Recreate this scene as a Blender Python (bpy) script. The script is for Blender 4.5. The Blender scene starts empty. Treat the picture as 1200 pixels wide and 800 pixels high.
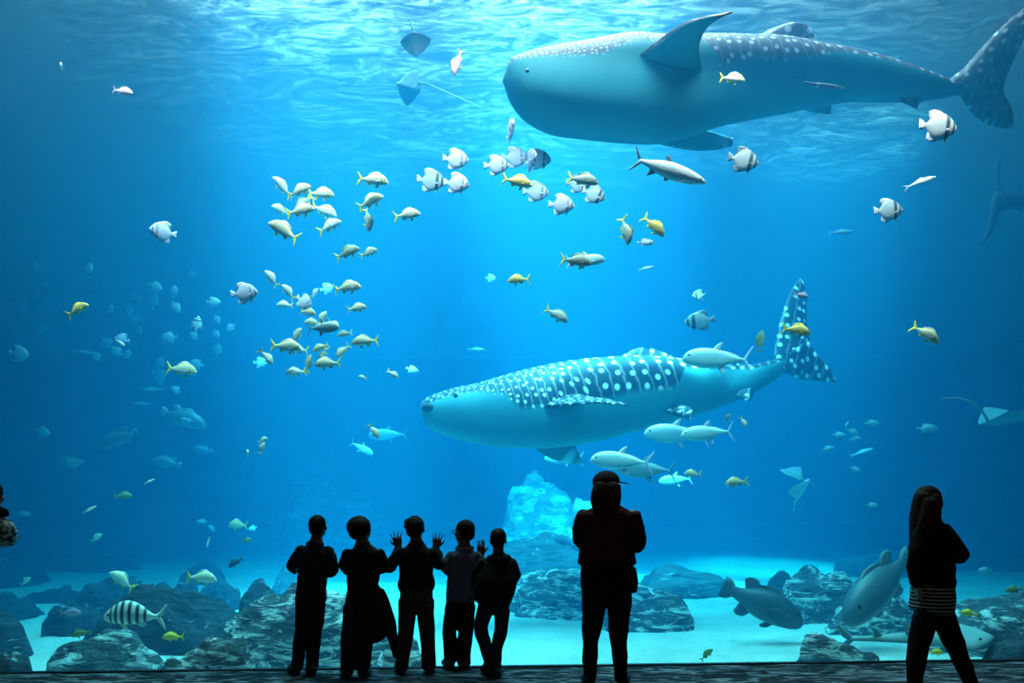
import bpy, bmesh, math, random
from mathutils import Vector, Matrix, Euler, noise
random.seed(7)
SC = bpy.context.scene
COL = SC.collection
PI = math.pi
F = 1000.0; HOR = 575.0; CH = 1.5          # focal length and horizon of the photograph (1200x800), eye height
def P(px, py, Y):
    """a point of the photograph at distance Y from the eye"""
    return Vector(((px-600)*Y/F, Y, CH+(HOR-py)*Y/F))
SC.view_settings.view_transform = 'Standard'; SC.view_settings.look = 'None'
SC.view_settings.exposure = 0.0; SC.view_settings.gamma = 1.0
SC.view_settings.use_curve_mapping = False
cy = SC.cycles
cy.use_denoising = True
cy.max_bounces = 6; cy.diffuse_bounces = 2; cy.glossy_bounces = 2; cy.transmission_bounces = 3
cy.transparent_max_bounces = 12; cy.volume_bounces = 1
cy.sample_clamp_indirect = 4.0
cy.caustics_reflective = False; cy.caustics_refractive = False

# ---------------------------------------------------------------- camera
cam = bpy.data.objects.new('camera', bpy.data.cameras.new('camera'))
COL.objects.link(cam); SC.camera = cam
cam.location = (0, 0, CH); cam.rotation_euler = (PI/2, 0, 0)
cam.data.sensor_width = 36; cam.data.lens = 30.0; cam.data.shift_y = (HOR-400)/1200.0
cam.data.clip_end = 300

# ---------------------------------------------------------------- helpers
def link(name, me, mats=(), parent=None):
    o = bpy.data.objects.new(name, me); COL.objects.link(o)
    for m in (mats if isinstance(mats, (list, tuple)) else [mats]):
        o.data.materials.append(m)
    if parent is not None: o.parent = parent
    return o
def from_bm(name, bm, mats, parent=None, smooth=True):
    me = bpy.data.meshes.new(name)
    bmesh.ops.recalc_face_normals(bm, faces=bm.faces)
    bm.to_mesh(me); bm.free()
    if smooth:
        for p in me.polygons: p.use_smooth = True
    return link(name, me, mats, parent)
def tag(o, label=None, cat=None, group=None, kind=None):
    if label: o['label'] = label
    if cat: o['category'] = cat
    if group: o['group'] = group
    if kind: o['kind'] = kind
    return o
def prism(name, pts, z0, z1, mat, parent=None):
    bm = bmesh.new()
    a = [bm.verts.new((x, y, z0)) for x, y in pts]; b = [bm.verts.new((x, y, z1)) for x, y in pts]
    n = len(pts)
    bm.faces.new(a); bm.faces.new(b)
    for i in range(n): bm.faces.new((a[i], a[(i+1) % n], b[(i+1) % n], b[i]))
    return from_bm(name, bm, mat, parent, smooth=False)
def lerp(a, b, t): return a+(b-a)*t
def pl(pts, x):
    """piecewise-linear lookup with eased joints"""
    if x <= pts[0][0]: return pts[0][1]
    for (x0, y0), (x1, y1) in zip(pts, pts[1:]):
        if x <= x1:
            return lerp(y0, y1, (x-x0)/(x1-x0) if x1 > x0 else 0)
    return pts[-1][1]
def catmull(pts, n):
    """smooth polyline through pts (tuples), n samples, by chord length"""
    V = [Vector(p) for p in pts]
    if len(V) == 2: return [V[0].lerp(V[1], i/(n-1)) for i in range(n)]
    d = [0.0]
    for a, b in zip(V, V[1:]): d.append(d[-1]+max((b-a).length, 1e-6))
    out = []
    for i in range(n):
        s = d[-1]*i/(n-1); k = 0
        while k < len(V)-2 and s > d[k+1]: k += 1
        t = (s-d[k])/(d[k+1]-d[k])
        p1, p2 = V[k], V[k+1]; p0 = V[k-1] if k else p1*2-p2; p3 = V[k+2] if k+2 < len(V) else p2*2-p1
        m1 = (p2-p0)*0.5; m2 = (p3-p1)*0.5
        # limit overshoot
        L = (p2-p1).length
        if m1.length > 1.5*L: m1 *= 1.5*L/m1.length
        if m2.length > 1.5*L: m2 *= 1.5*L/m2.length
        t2, t3 = t*t, t*t*t
        out.append(p1*(2*t3-3*t2+1)+m1*(t3-2*t2+t)+p2*(-2*t3+3*t2)+m2*(t3-t2))
    return out

# ---------------------------------------------------------------- materials
def newmat(name):
    m = bpy.data.materials.new(name); m.use_nodes = True
    nt = m.node_tree; nt.nodes.clear()
    return m, nt, nt.nodes.new('ShaderNodeOutputMaterial')
def N(nt, t, **kw):
    n = nt.nodes.new(t)
    for k, v in kw.items(): setattr(n, k, v)
    return n
def setin(n, **kw):
    for k, v in kw.items():
        n.inputs[k.replace('_', ' ')].default_value = v
    return n
def ramp(nt, stops, interp='LINEAR'):
    r = N(nt, 'ShaderNodeValToRGB'); e = r.color_ramp.elements
    r.color_ramp.interpolation = interp
    while len(e) > 1: e.remove(e[0])
    e[0].position = stops[0][0]; c = stops[0][1]; e[0].color = (*c, 1) if len(c) == 3 else c
    for p, c in stops[1:]:
        k = e.new(p); k.color = (*c, 1) if len(c) == 3 else c
    return r
def g(v): return (v, v, v)
def plain(name, col, rough=0.6, spec=0.3, noise_amt=0.0, nscale=8.0, bump=0.0):
    m, nt, out = newmat(name)
    b = N(nt, 'ShaderNodeBsdfPrincipled'); setin(b, Roughness=rough)
    b.inputs['Specular IOR Level'].default_value = spec
    if noise_amt or bump:
        tc = N(nt, 'ShaderNodeTexCoord'); nz = N(nt, 'ShaderNodeTexNoise'); setin(nz, Scale=nscale, Detail=4.0)
        nt.links.new(tc.outputs['Object'], nz.inputs['Vector'])
        r = ramp(nt, [(0.25, tuple(c*(1-noise_amt) for c in col)), (0.75, tuple(min(1, c*(1+noise_amt)) for c in col))])
        nt.links.new(nz.outputs['Fac'], r.inputs[0]); nt.links.new(r.outputs[0], b.inputs['Base Color'])
        if bump:
            bp = N(nt, 'ShaderNodeBump'); setin(bp, Strength=bump, Distance=0.02)
            nt.links.new(nz.outputs['Fac'], bp.inputs['Height']); nt.links.new(bp.outputs[0], b.inputs['Normal'])
    else:
        b.inputs['Base Color'].default_value = (*col, 1)
    nt.links.new(b.outputs[0], out.inputs[0])
    return m

# ---------------------------------------------------------------- the gallery and the tank
GX = lambda x: 7.30+0.061*x                   # the window's inner face in plan
XL, XR = -9.0, 9.0
SURF = 7.7                                    # water level
TX0, TX1, TY1, BED = -26.0, 26.0, 50.0, -0.42
def mat_carpet():
    m, nt, out = newmat('carpet')
    tc = N(nt, 'ShaderNodeTexCoord')
    mp = N(nt, 'ShaderNodeMapping'); mp.inputs['Rotation'].default_value = (0, 0, 0.5); mp.inputs['Scale'].default_value = (1.0, 0.42, 1)
    nt.links.new(tc.outputs['Object'], mp.inputs[0])
    mp.inputs['Rotation'].default_value = (0, 0, 0.75); mp.inputs['Scale'].default_value = (3.2, 15.0, 1)
    w = N(nt, 'ShaderNodeTexNoise'); setin(w, Scale=1.0, Detail=5.0, Roughness=0.6, Distortion=1.3)
    nt.links.new(mp.outputs[0], w.inputs['Vector'])
    r = ramp(nt, [(0.0, (0.004, 0.007, 0.010)), (0.48, (0.012, 0.026, 0.034)), (0.55, (0.07, 0.13, 0.15)), (0.60, (0.26, 0.42, 0.46)), (0.66, (0.10, 0.18, 0.20))])
    m5 = w
    nt.links.new(w.outputs['Fac'], r.inputs[0])
    b = N(nt, 'ShaderNodeBsdfPrincipled'); setin(b, Roughness=0.9); b.inputs['Specular IOR Level'].default_value = 0.1
    nt.links.new(r.outputs[0], b.inputs['Base Color'])
    nz = N(nt, 'ShaderNodeTexNoise'); setin(nz, Scale=260.0)
    bp = N(nt, 'ShaderNodeBump'); setin(bp, Strength=0.4, Distance=0.01)
    nt.links.new(nz.outputs['Fac'], bp.inputs['Height']); nt.links.new(bp.outputs[0], b.inputs['Normal'])
    nt.links.new(b.outputs[0], out.inputs[0])
    return m
def mat_glass():
    m, nt, out = newmat('acrylic_pane')
    t = N(nt, 'ShaderNodeBsdfTransparent'); t.inputs[0].default_value = (0.985, 0.99, 0.99, 1)
    gl = N(nt, 'ShaderNodeBsdfGlossy'); setin(gl, Roughness=0.0); gl.inputs[0].default_value = (1, 1, 1, 1)
    fr = N(nt, 'ShaderNodeFresnel'); setin(fr, IOR=1.35)
    ml = N(nt, 'ShaderNodeMath', operation='MULTIPLY'); ml.inputs[1].default_value = 0.6
    mx = N(nt, 'ShaderNodeMixShader')
    nt.links.new(fr.outputs[0], ml.inputs[0]); nt.links.new(ml.outputs[0], mx.inputs[0])
    nt.links.new(t.outputs[0], mx.inputs[1]); nt.links.new(gl.outputs[0], mx.inputs[2]); nt.links.new(mx.outputs[0], out.inputs[0])
    return m
SIG_S = (0.0013, 0.021, 0.045)
SIG_A = (0.28, 0.050, 0.018)
def mat_water():
    m, nt, out = newmat('sea_water')
    vs = N(nt, 'ShaderNodeVolumeScatter'); va = N(nt, 'ShaderNodeVolumeAbsorption')
    k = max(SIG_S); vs.inputs['Color'].default_value = (*[c/k for c in SIG_S], 1); vs.inputs['Density'].default_value = k
    vs.inputs['Anisotropy'].default_value = 0.3
    va.inputs['Color'].default_value = (*[1-c/0.5 for c in SIG_A], 1); va.inputs['Density'].default_value = 0.5
    ad = N(nt, 'ShaderNodeAddShader')
    nt.links.new(vs.outputs[0], ad.inputs[0]); nt.links.new(va.outputs[0], ad.inputs[1]); nt.links.new(ad.outputs[0], out.inputs['Volume'])
    m.cycles.volume_sampling = 'MULTIPLE_IMPORTANCE'
    m.cycles.homogeneous_volume = True
    return m
def mat_surface():
    """the rippled skin of the water: most light passes, some is spread by the ripples, some mirrored"""
    m, nt, out = newmat('rippled_surface')
    geo = N(nt, 'ShaderNodeNewGeometry')
    tr = N(nt, 'ShaderNodeBsdfTransparent'); tr.inputs[0].default_value = (1, 1, 1, 1)
    tl = N(nt, 'ShaderNodeBsdfTranslucent'); tl.inputs[0].default_value = (0.8, 0.93, 0.95, 1)
    gl = N(nt, 'ShaderNodeBsdfGlossy'); setin(gl, Roughness=0.05); gl.inputs[0].default_value = (0.9, 0.9, 0.9, 1)
    mp = N(nt, 'ShaderNodeMapping'); mp.inputs['Scale'].default_value = (1.0, 1.7, 1.0); mp.inputs['Rotation'].default_value = (0, 0, 0.25)
    nt.links.new(geo.outputs['Position'], mp.inputs[0])
    n1 = N(nt, 'ShaderNodeTexNoise'); setin(n1, Scale=2.3, Detail=6.0, Roughness=0.66, Distortion=1.0)
    nt.links.new(mp.outputs[0], n1.inputs['Vector'])
    bp = N(nt, 'ShaderNodeBump'); setin(bp, Strength=1.0, Distance=0.35)
    nt.links.new(n1.outputs['Fac'], bp.inputs['Height'])
    nt.links.new(bp.outputs[0], tl.inputs['Normal']); nt.links.new(bp.outputs[0], gl.inputs['Normal'])
    n2 = N(nt, 'ShaderNodeTexNoise'); setin(n2, Scale=1.5, Detail=7.0, Roughness=0.74, Distortion=1.4)
    mp2 = N(nt, 'ShaderNodeMapping'); mp2.inputs['Scale'].default_value = (1.0, 2.4, 1.0); mp2.inputs['Rotation'].default_value = (0, 0, 0.2)
    nt.links.new(geo.outputs['Position'], mp2.inputs[0]); nt.links.new(mp2.outputs[0], n2.inputs['Vector'])
    r = ramp(nt, [(0.40, g(0.05)), (0.52, g(0.35)), (0.60, g(0.95))])
    nt.links.new(n2.outputs['Fac'], r.inputs[0])
    lw = N(nt, 'ShaderNodeLayerWeight'); setin(lw, Blend=0.5)                 # the flatter the view, the more the underside mirrors
    fr = ramp(nt, [(0.46, g(1.0)), (0.60, g(0.55)), (0.72, g(0.08))]); nt.links.new(lw.outputs['Facing'], fr.inputs[0])
    mm = N(nt, 'ShaderNodeMath', operation='MULTIPLY'); nt.links.new(r.outputs[0], mm.inputs[0]); nt.links.new(fr.outputs[0], mm.inputs[1])
    m1 = N(nt, 'ShaderNodeMixShader'); nt.links.new(mm.outputs[0], m1.inputs[0])
    nt.links.new(gl.outputs[0], m1.inputs[1]); nt.links.new(tl.outputs[0], m1.inputs[2])
    m2 = N(nt, 'ShaderNodeMixShader'); m2.inputs[0].default_value = 0.115
    nt.links.new(tr.outputs[0], m2.inputs[1]); nt.links.new(m1.outputs[0], m2.inputs[2])
    nt.links.new(m2.outputs[0], out.inputs[0])
    return m
M_dark = plain('dark_paint', (0.012, 0.012, 0.014), 0.7, 0.2)
M_sill = plain('black_sill', (0.010, 0.012, 0.014), 0.5, 0.3)
# gallery
tag(prism('floor', [(XL, -6), (XR, -6), (XR, GX(XR)), (XL, GX(XL))], -0.12, 0.0, mat_carpet()), kind='structure')
tag(prism('ceiling', [(XL, -6), (XR, -6), (XR, GX(XR)), (XL, GX(XL))], 6.4, 6.55, M_dark), kind='structure')
tag(prism('wall_left', [(XL-.2, -6), (XL, -6), (XL, GX(XL)+.3), (XL-.2, GX(XL)+.3)], -0.12, 9.2, M_dark), kind='structure')
tag(prism('wall_right', [(XR, -6), (XR+.2, -6), (XR+.2, GX(XR)+.3), (XR, GX(XR)+.3)], -0.12, 9.2, M_dark), kind='structure')
tag(prism('wall_back', [(XL-.2, -6.2), (XR+.2, -6.2), (XR+.2, -6), (XL-.2, -6)], -0.12, 6.55, M_dark), kind='structure')
tag(prism('wall_front', [(XL, GX(XL)), (XR, GX(XR)), (XR, GX(XR)+.3), (XL, GX(XL)+.3)], 6.4, 9.2, M_dark), kind='structure')
tag(prism('window_1', [(XL, GX(XL)), (XR, GX(XR)), (XR, GX(XR)+.28), (XL, GX(XL)+.28)], -0.2, 6.4, mat_glass()), kind='structure')
tag(prism('trim_1', [(XL, GX(XL)-.06), (XR, GX(XR)-.06), (XR, GX(XR)-.004), (XL, GX(XL)-.004)], 0.0, 0.012, M_sill), kind='structure')
tag(prism('wall_tank_front', [(TX0, GX(XL)), (XL-.2, GX(XL)), (XL-.2, GX(XL)+.3), (TX0, GX(XL)+.3)], -2, 9.2, M_dark), kind='structure')
tag(prism('wall_tank_front_right', [(XR+.2, GX(XR)), (TX1, GX(XR)), (TX1, GX(XR)+.3), (XR+.2, GX(XR)+.3)], -2, 9.2, M_dark), kind='structure')
tag(prism('wall_tank_sill', [(XL-.2, GX(XL)), (XR+.2, GX(XR)), (XR+.2, GX(XR)+.28), (XL-.2, GX(XL)+.28)], -2, -0.36, M_dark), kind='structure')
# tank shell
M_wall = plain('tank_wall', (0.16, 0.20, 0.22), 0.9, 0.1, 0.5, 0.6, 0.5)
tag(prism('wall_tank_left', [(TX0-.4, 6), (TX0, 6), (TX0, TY1), (TX0-.4, TY1)], -2, 9.2, M_wall), kind='structure')
tag(prism('wall_tank_right', [(TX1, 6), (TX1+.4, 6), (TX1+.4, TY1), (TX1, TY1)], -2, 9.2, M_wall), kind='structure')
tag(prism('wall_tank_back', [(TX0-.4, TY1), (TX1+.4, TY1), (TX1+.4, TY1+.4), (TX0-.4, TY1+.4)], -2, 9.2, M_wall), kind='structure')
# water body
e = 0.31
tag(prism('water', [(TX0+.01, GX(XL)+e), (XL-.2, GX(XL)+e), (XR+.2, GX(XR)+e), (TX1-.01, GX(XR)+e), (TX1-.01, TY1-.01), (TX0+.01, TY1-.01)], -1.9, SURF+0.02, mat_water()), kind='structure')
def surface():
    bm = bmesh.new(); nx, ny = 150, 110
    V = []
    for j in range(ny+1):
        t = j/ny; y = 8.2+(TY1-8.25)*t**1.5
        row = []
        for i in range(nx+1):
            x = TX0+.1+(TX1-TX0-.2)*i/nx
            z = SURF-.05+0.045*noise.noise(Vector((x*.9, y*1.3, 1.0)))+0.03*noise.noise(Vector((x*2.1, y*3.1, 5.0)))
            row.append(bm.verts.new((x, y, z)))
        V.append(row)
    for j in range(ny):
        for i in range(nx): bm.faces.new((V[j][i], V[j][i+1], V[j+1][i+1], V[j+1][i]))
    return tag(from_bm('water_surface', bm, mat_surface()), kind='structure')
surface()
def bed_z(x, y):
    z = BED+0.10*noise.noise(Vector((x*.25, y*.25, 3)))+0.03*noise.noise(Vector((x*1.1, y*1.1, 9)))
    return z
def mat_sand():
    m, nt, out = newmat('sand')
    tc = N(nt, 'ShaderNodeTexCoord')
    nz = N(nt, 'ShaderNodeTexNoise'); setin(nz, Scale=1.3, Detail=8.0, Roughness=0.7); nt.links.new(tc.outputs['Object'], nz.inputs['Vector'])
    r = ramp(nt, [(0.25, (0.36, 0.36, 0.33)), (0.7, (0.55, 0.54, 0.5))]); nt.links.new(nz.outputs['Fac'], r.inputs[0])
    vo = N(nt, 'ShaderNodeTexNoise'); setin(vo, Scale=24.0, Detail=3.0); nt.links.new(tc.outputs['Object'], vo.inputs['Vector'])
    r2 = ramp(nt, [(0.30, (0.35, 0.35, 0.33)), (0.40, (1, 1, 1))]); nt.links.new(vo.outputs['Fac'], r2.inputs[0])
    mx = N(nt, 'ShaderNodeMix', data_type='RGBA', blend_type='MULTIPLY'); mx.inputs[0].default_value = 0.7
    nt.links.new(r.outputs[0], mx.inputs[6]); nt.links.new(r2.outputs[0], mx.inputs[7])
    b = N(nt, 'ShaderNodeBsdfPrincipled'); setin(b, Roughness=0.95); b.inputs['Specular IOR Level'].default_value = 0.05
    nt.links.new(mx.outputs[2], b.inputs['Base Color'])
    bp = N(nt, 'ShaderNodeBump'); setin(bp, Strength=0.5, Distance=0.06); nt.links.new(vo.outputs['Fac'], bp.inputs['Height']); nt.links.new(bp.outputs[0], b.inputs['Normal'])
    nt.links.new(b.outputs[0], out.inputs[0])
    return m
def sand_bed():
    bm = bmesh.new(); nx, ny = 160, 120; V = []
    for j in range(ny+1):
        y = GX(-9)+.2+(TY1-GX(-9)-.2)*(j/ny)**1.4
        V.append([bm.verts.new((lerp(TX0, TX1, i/nx), y, bed_z(lerp(TX0, TX1, i/nx), y))) for i in range(nx+1)])
    for j in range(ny):
        for i in range(nx): bm.faces.new((V[j][i], V[j][i+1], V[j+1][i+1], V[j+1][i]))
    return tag(from_bm('sand_ground', bm, mat_sand()), kind='structure')
sand_bed()
# ---------------------------------------------------------------- lofts and fins shared by every fish
class Skin:
    """collects verts / faces with a UV (pattern coordinates) and a pigment value per vertex"""
    def __init__(s): s.v = []; s.f = []; s.uv = []; s.dark = []; s.mi = []
    def vert(s, co, uv=(0, 0), dark=0.0):
        s.v.append(tuple(co)); s.uv.append(uv); s.dark.append(dark); return len(s.v)-1
    def face(s, idx, mi=0): s.f.append(tuple(idx)); s.mi.append(mi)
    def mesh(s, name):
        me = bpy.data.meshes.new(name); me.from_pydata(s.v, [], s.f)
        uvl = me.uv_layers.new(name='pattern')
        for l in me.loops: uvl.data[l.index].uv = s.uv[l.vertex_index]
        at = me.attributes.new('pigment', 'FLOAT', 'POINT')
        for i, d in enumerate(s.dark): at.data[i].value = d
        for p, m in zip(me.polygons, s.mi): p.use_smooth = True; p.material_index = m
        bm = bmesh.new(); bm.from_mesh(me); bmesh.ops.recalc_face_normals(bm, faces=bm.faces); bm.to_mesh(me); bm.free()
        return me
def fin(sk, LE, TE, th, n=10, k=5, dark=(1, 1), uvs=1.0, mi=0, rim=None, front=Vector((0, -1, 0)), uvo=(0, 0)):
    """a lens-sectioned fin between a leading and a trailing edge (lists of points, root to tip)"""
    A = catmull(LE, n); B = catmull(TE, n)
    mids = [(a+b)/2 for a, b in zip(A, B)]
    rows = []; nrm = []
    for i in range(n):
        c = B[i]-A[i]; sp = mids[min(i+1, n-1)]-mids[max(i-1, 0)]
        nn = c.cross(sp)
        nn = nn.normalized() if nn.length > 1e-9 else (nrm[-1] if nrm else front).copy()
        if nrm and nn.dot(nrm[-1]) < 0: nn = -nn
        nrm.append(nn)
    if sum(q.dot(front) for q in nrm) < 0: nrm = [-q for q in nrm]
    for i in range(n):
        c = B[i]-A[i]; nn = nrm[i]
        t_ = th*(1-0.75*i/(n-1))
        fr, bk = [], []
        for j in range(k+1):
            t = j/k; w = t_*(4*t*(1-t))**0.6*(1-t*0.45)
            p = A[i]+c*t
            u = (uvo[0]+(p-mids[0]).dot(Vector((1, 0.35, 0)))*uvs, uvo[1]+(p-mids[0]).dot(Vector((0, 0.8, 1)))*uvs)
            e = rim if (rim is not None and (t < 0.12 or i >= n-2)) else None
            fr.append(sk.vert(p+nn*w, u, dark[0] if e is None else e))
            bk.append(sk.vert(p-nn*w, u, dark[1] if e is None else e) if 0 < j < k else fr[-1])
        rows.append((fr, bk))
    for (f0, b0), (f1, b1) in zip(rows, rows[1:]):
        for j in range(k):
            sk.face((f0[j], f0[j+1], f1[j+1], f1[j]), mi)
            sk.face((b0[j+1], b0[j], b1[j], b1[j+1]), mi)
    for fr, bk in (rows[0], rows[-1]):
        ring = fr+[b for b in reversed(bk[1:-1])]
        sk.face(ring, mi)

# ---------------------------------------------------------------- whale sharks
def mat_shark(name, darkc, spotc, belly_lit):
    m, nt, out = newmat(name)
    uv = N(nt, 'ShaderNodeUVMap', uv_map='pattern'); at = N(nt, 'ShaderNodeAttribute', attribute_name='pigment')
    vo = N(nt, 'ShaderNodeTexVoronoi', voronoi_dimensions='2D'); setin(vo, Scale=1.0, Randomness=0.6)
    nt.links.new(uv.outputs[0], vo.inputs['Vector'])
    sp = ramp(nt, [(0.15, g(1)), (0.24, g(0))]); nt.links.new(vo.outputs['Distance'], sp.inputs[0])
    # thin pale cross bars between the columns of spots
    sx = N(nt, 'ShaderNodeSeparateXYZ'); nt.links.new(uv.outputs[0], sx.inputs[0])
    nz = N(nt, 'ShaderNodeTexNoise', noise_dimensions='2D'); setin(nz, Scale=1.3, Detail=3.0); nt.links.new(uv.outputs[0], nz.inputs['Vector'])
    ad = N(nt, 'ShaderNodeMath', operation='MULTIPLY_ADD'); ad.inputs[1].default_value = 0.5; nt.links.new(nz.outputs['Fac'], ad.inputs[0]); nt.links.new(sx.outputs[0], ad.inputs[2])
    sl = N(nt, 'ShaderNodeMath', operation='MULTIPLY_ADD'); sl.inputs[1].default_value = -0.30; nt.links.new(sx.outputs[1], sl.inputs[0]); nt.links.new(ad.outputs[0], sl.inputs[2])
    fr = N(nt, 'ShaderNodeMath', operation='FRACT'); nt.links.new(sl.outputs[0], fr.inputs[0])
    br = ramp(nt, [(0.0, g(0.26)), (0.06, g(0.18)), (0.13, g(0)), (0.90, g(0)), (1.0, g(0.26))]); nt.links.new(fr.outputs[0], br.inputs[0])
    mxp = N(nt, 'ShaderNodeMath', operation='MAXIMUM'); nt.links.new(sp.outputs[0], mxp.inputs[0]); nt.links.new(br.outputs[0], mxp.inputs[1])
    c1 = N(nt, 'ShaderNodeMix', data_type='RGBA'); c1.inputs[6].default_value = (*darkc, 1); c1.inputs[7].default_value = (*spotc, 1)
    nt.links.new(mxp.outputs[0], c1.inputs[0])
    tc = N(nt, 'ShaderNodeTexCoord'); n3 = N(nt, 'ShaderNodeTexNoise'); setin(n3, Scale=3.0, Detail=5.0); nt.links.new(tc.outputs['Object'], n3.inputs['Vector'])
    bl = ramp(nt, [(0.3, tuple(c*0.85 for c in belly_lit)), (0.7, belly_lit)]); nt.links.new(n3.outputs['Fac'], bl.inputs[0])
    c2 = N(nt, 'ShaderNodeMix', data_type='RGBA')
    rp = ramp(nt, [(0.15, g(0)), (0.75, g(1))]); nt.links.new(at.outputs['Fac'], rp.inputs[0])
    nt.links.new(rp.outputs[0], c2.inputs[0]); nt.links.new(bl.outputs[0], c2.inputs[6]); nt.links.new(c1.outputs[2], c2.inputs[7])
    b = N(nt, 'ShaderNodeBsdfPrincipled'); setin(b, Roughness=0.55); b.inputs['Specular IOR Level'].default_value = 0.2
    nt.links.new(c2.outputs[2], b.inputs['Base Color'])
    bp = N(nt, 'ShaderNodeBump'); setin(bp, Strength=0.25, Distance=0.03); nt.links.new(n3.outputs['Fac'], bp.inputs['Height']); nt.links.new(bp.outputs[0], b.inputs['Normal'])
    nt.links.new(b.outputs[0], out.inputs[0])
    return m
def shark_body(sk, top, bot, Yc, hwk, vb, dens, px0, px1, n=110, m=44, sq=2.2):
    """loft along the photograph's outline: top/bot are outlines (px,py), Yc distance of the backbone, hwk half-width over half-height"""
    tp = catmull([(a, b, 0) for a, b in top], 300); bt = catmull([(a, b, 0) for a, b in bot], 300)
    tp = [(p.x, p.y) for p in tp]; bt = [(p.x, p.y) for p in bt]
    U = 0.0; prev = None; rings = []
    for i in range(n):
        t = i/(n-1); px = px0+(px1-px0)*t
        Y = pl(Yc, px); a, b = pl(tp, px), pl(bt, px)
        zt = CH+(HOR-a)*Y/F; zb = CH+(HOR-b)*Y/F; x = (px-600)*Y/F
        hh = max((zt-zb)/2, 0.004); zc = (zt+zb)/2; hw = hh*pl(hwk, px)
        p = Vector((x, Y, zc)); d = pl(dens, px)
        if prev is not None: U += (p-prev).length*d
        prev = p; ring = []
        for j in range(m):
            th = 2*PI*j/m; c, s = math.cos(th), math.sin(th)
            cx = math.copysign(abs(s)**(2/sq), s); cz = math.copysign(abs(c)**(2/sq), c)
            v = min(j, m-j)/(m/2.0)
            lim = pl(vb, px)
            wob = 0.02*noise.noise(Vector((x*1.5, v*2, 1)))
            dk = max(0.0, min(1.0, (lim+wob-v)/0.07+0.5))
            ring.append(sk.vert((x, Y+hw*cx, zc+hh*cz), (U, v*(hh+hw)*PI/2*d+0.37), dk))
        rings.append(ring)
    for r0, r1 in zip(rings, rings[1:]):
        for j in range(m): sk.face((r0[j], r0[(j+1) % m], r1[(j+1) % m], r1[j]))
    for r, off in ((rings[0], -1), (rings[-1], 1)):
        co = [Vector(sk.v[i]) for i in r]; cen = sum(co, Vector())/m
        cen.x += off*0.02
        ci = sk.vert(cen, sk.uv[r[0]], 0.5)
        for j in range(m): sk.face((r[j], r[(j+1) % m], ci))
def pts(l, Y): return [P(a[0], a[1], a[2] if len(a) > 2 else Y) for a in l]
M_eye = plain('fish_eye', (0.005, 0.005, 0.006), 0.2, 0.5)
def ball(name, co, r, mat, parent, scale=(1, 1, 1), seg=14):
    bm = bmesh.new(); bmesh.ops.create_uvsphere(bm, u_segments=seg, v_segments=max(6, seg*2//3), radius=1)
    bmesh.ops.scale(bm, vec=(r*scale[0], r*scale[1], r*scale[2]), verts=bm.verts); bmesh.ops.translate(bm, vec=co, verts=bm.verts)
    return from_bm(name, bm, mat, parent)
M_sharkA = mat_shark('whale_shark_skin', (0.115, 0.08, 0.105), (0.66, 0.55, 0.64), (0.045, 0.23, 0.27))  # last colour: white belly painted teal, the water's light put into it
M_sharkB = mat_shark('whale_shark_skin_deep', (0.022, 0.045, 0.070), (0.95, 0.95, 0.95), (0.05, 0.27, 0.31))  # belly again carries the teal of the water light in its colour
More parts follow.
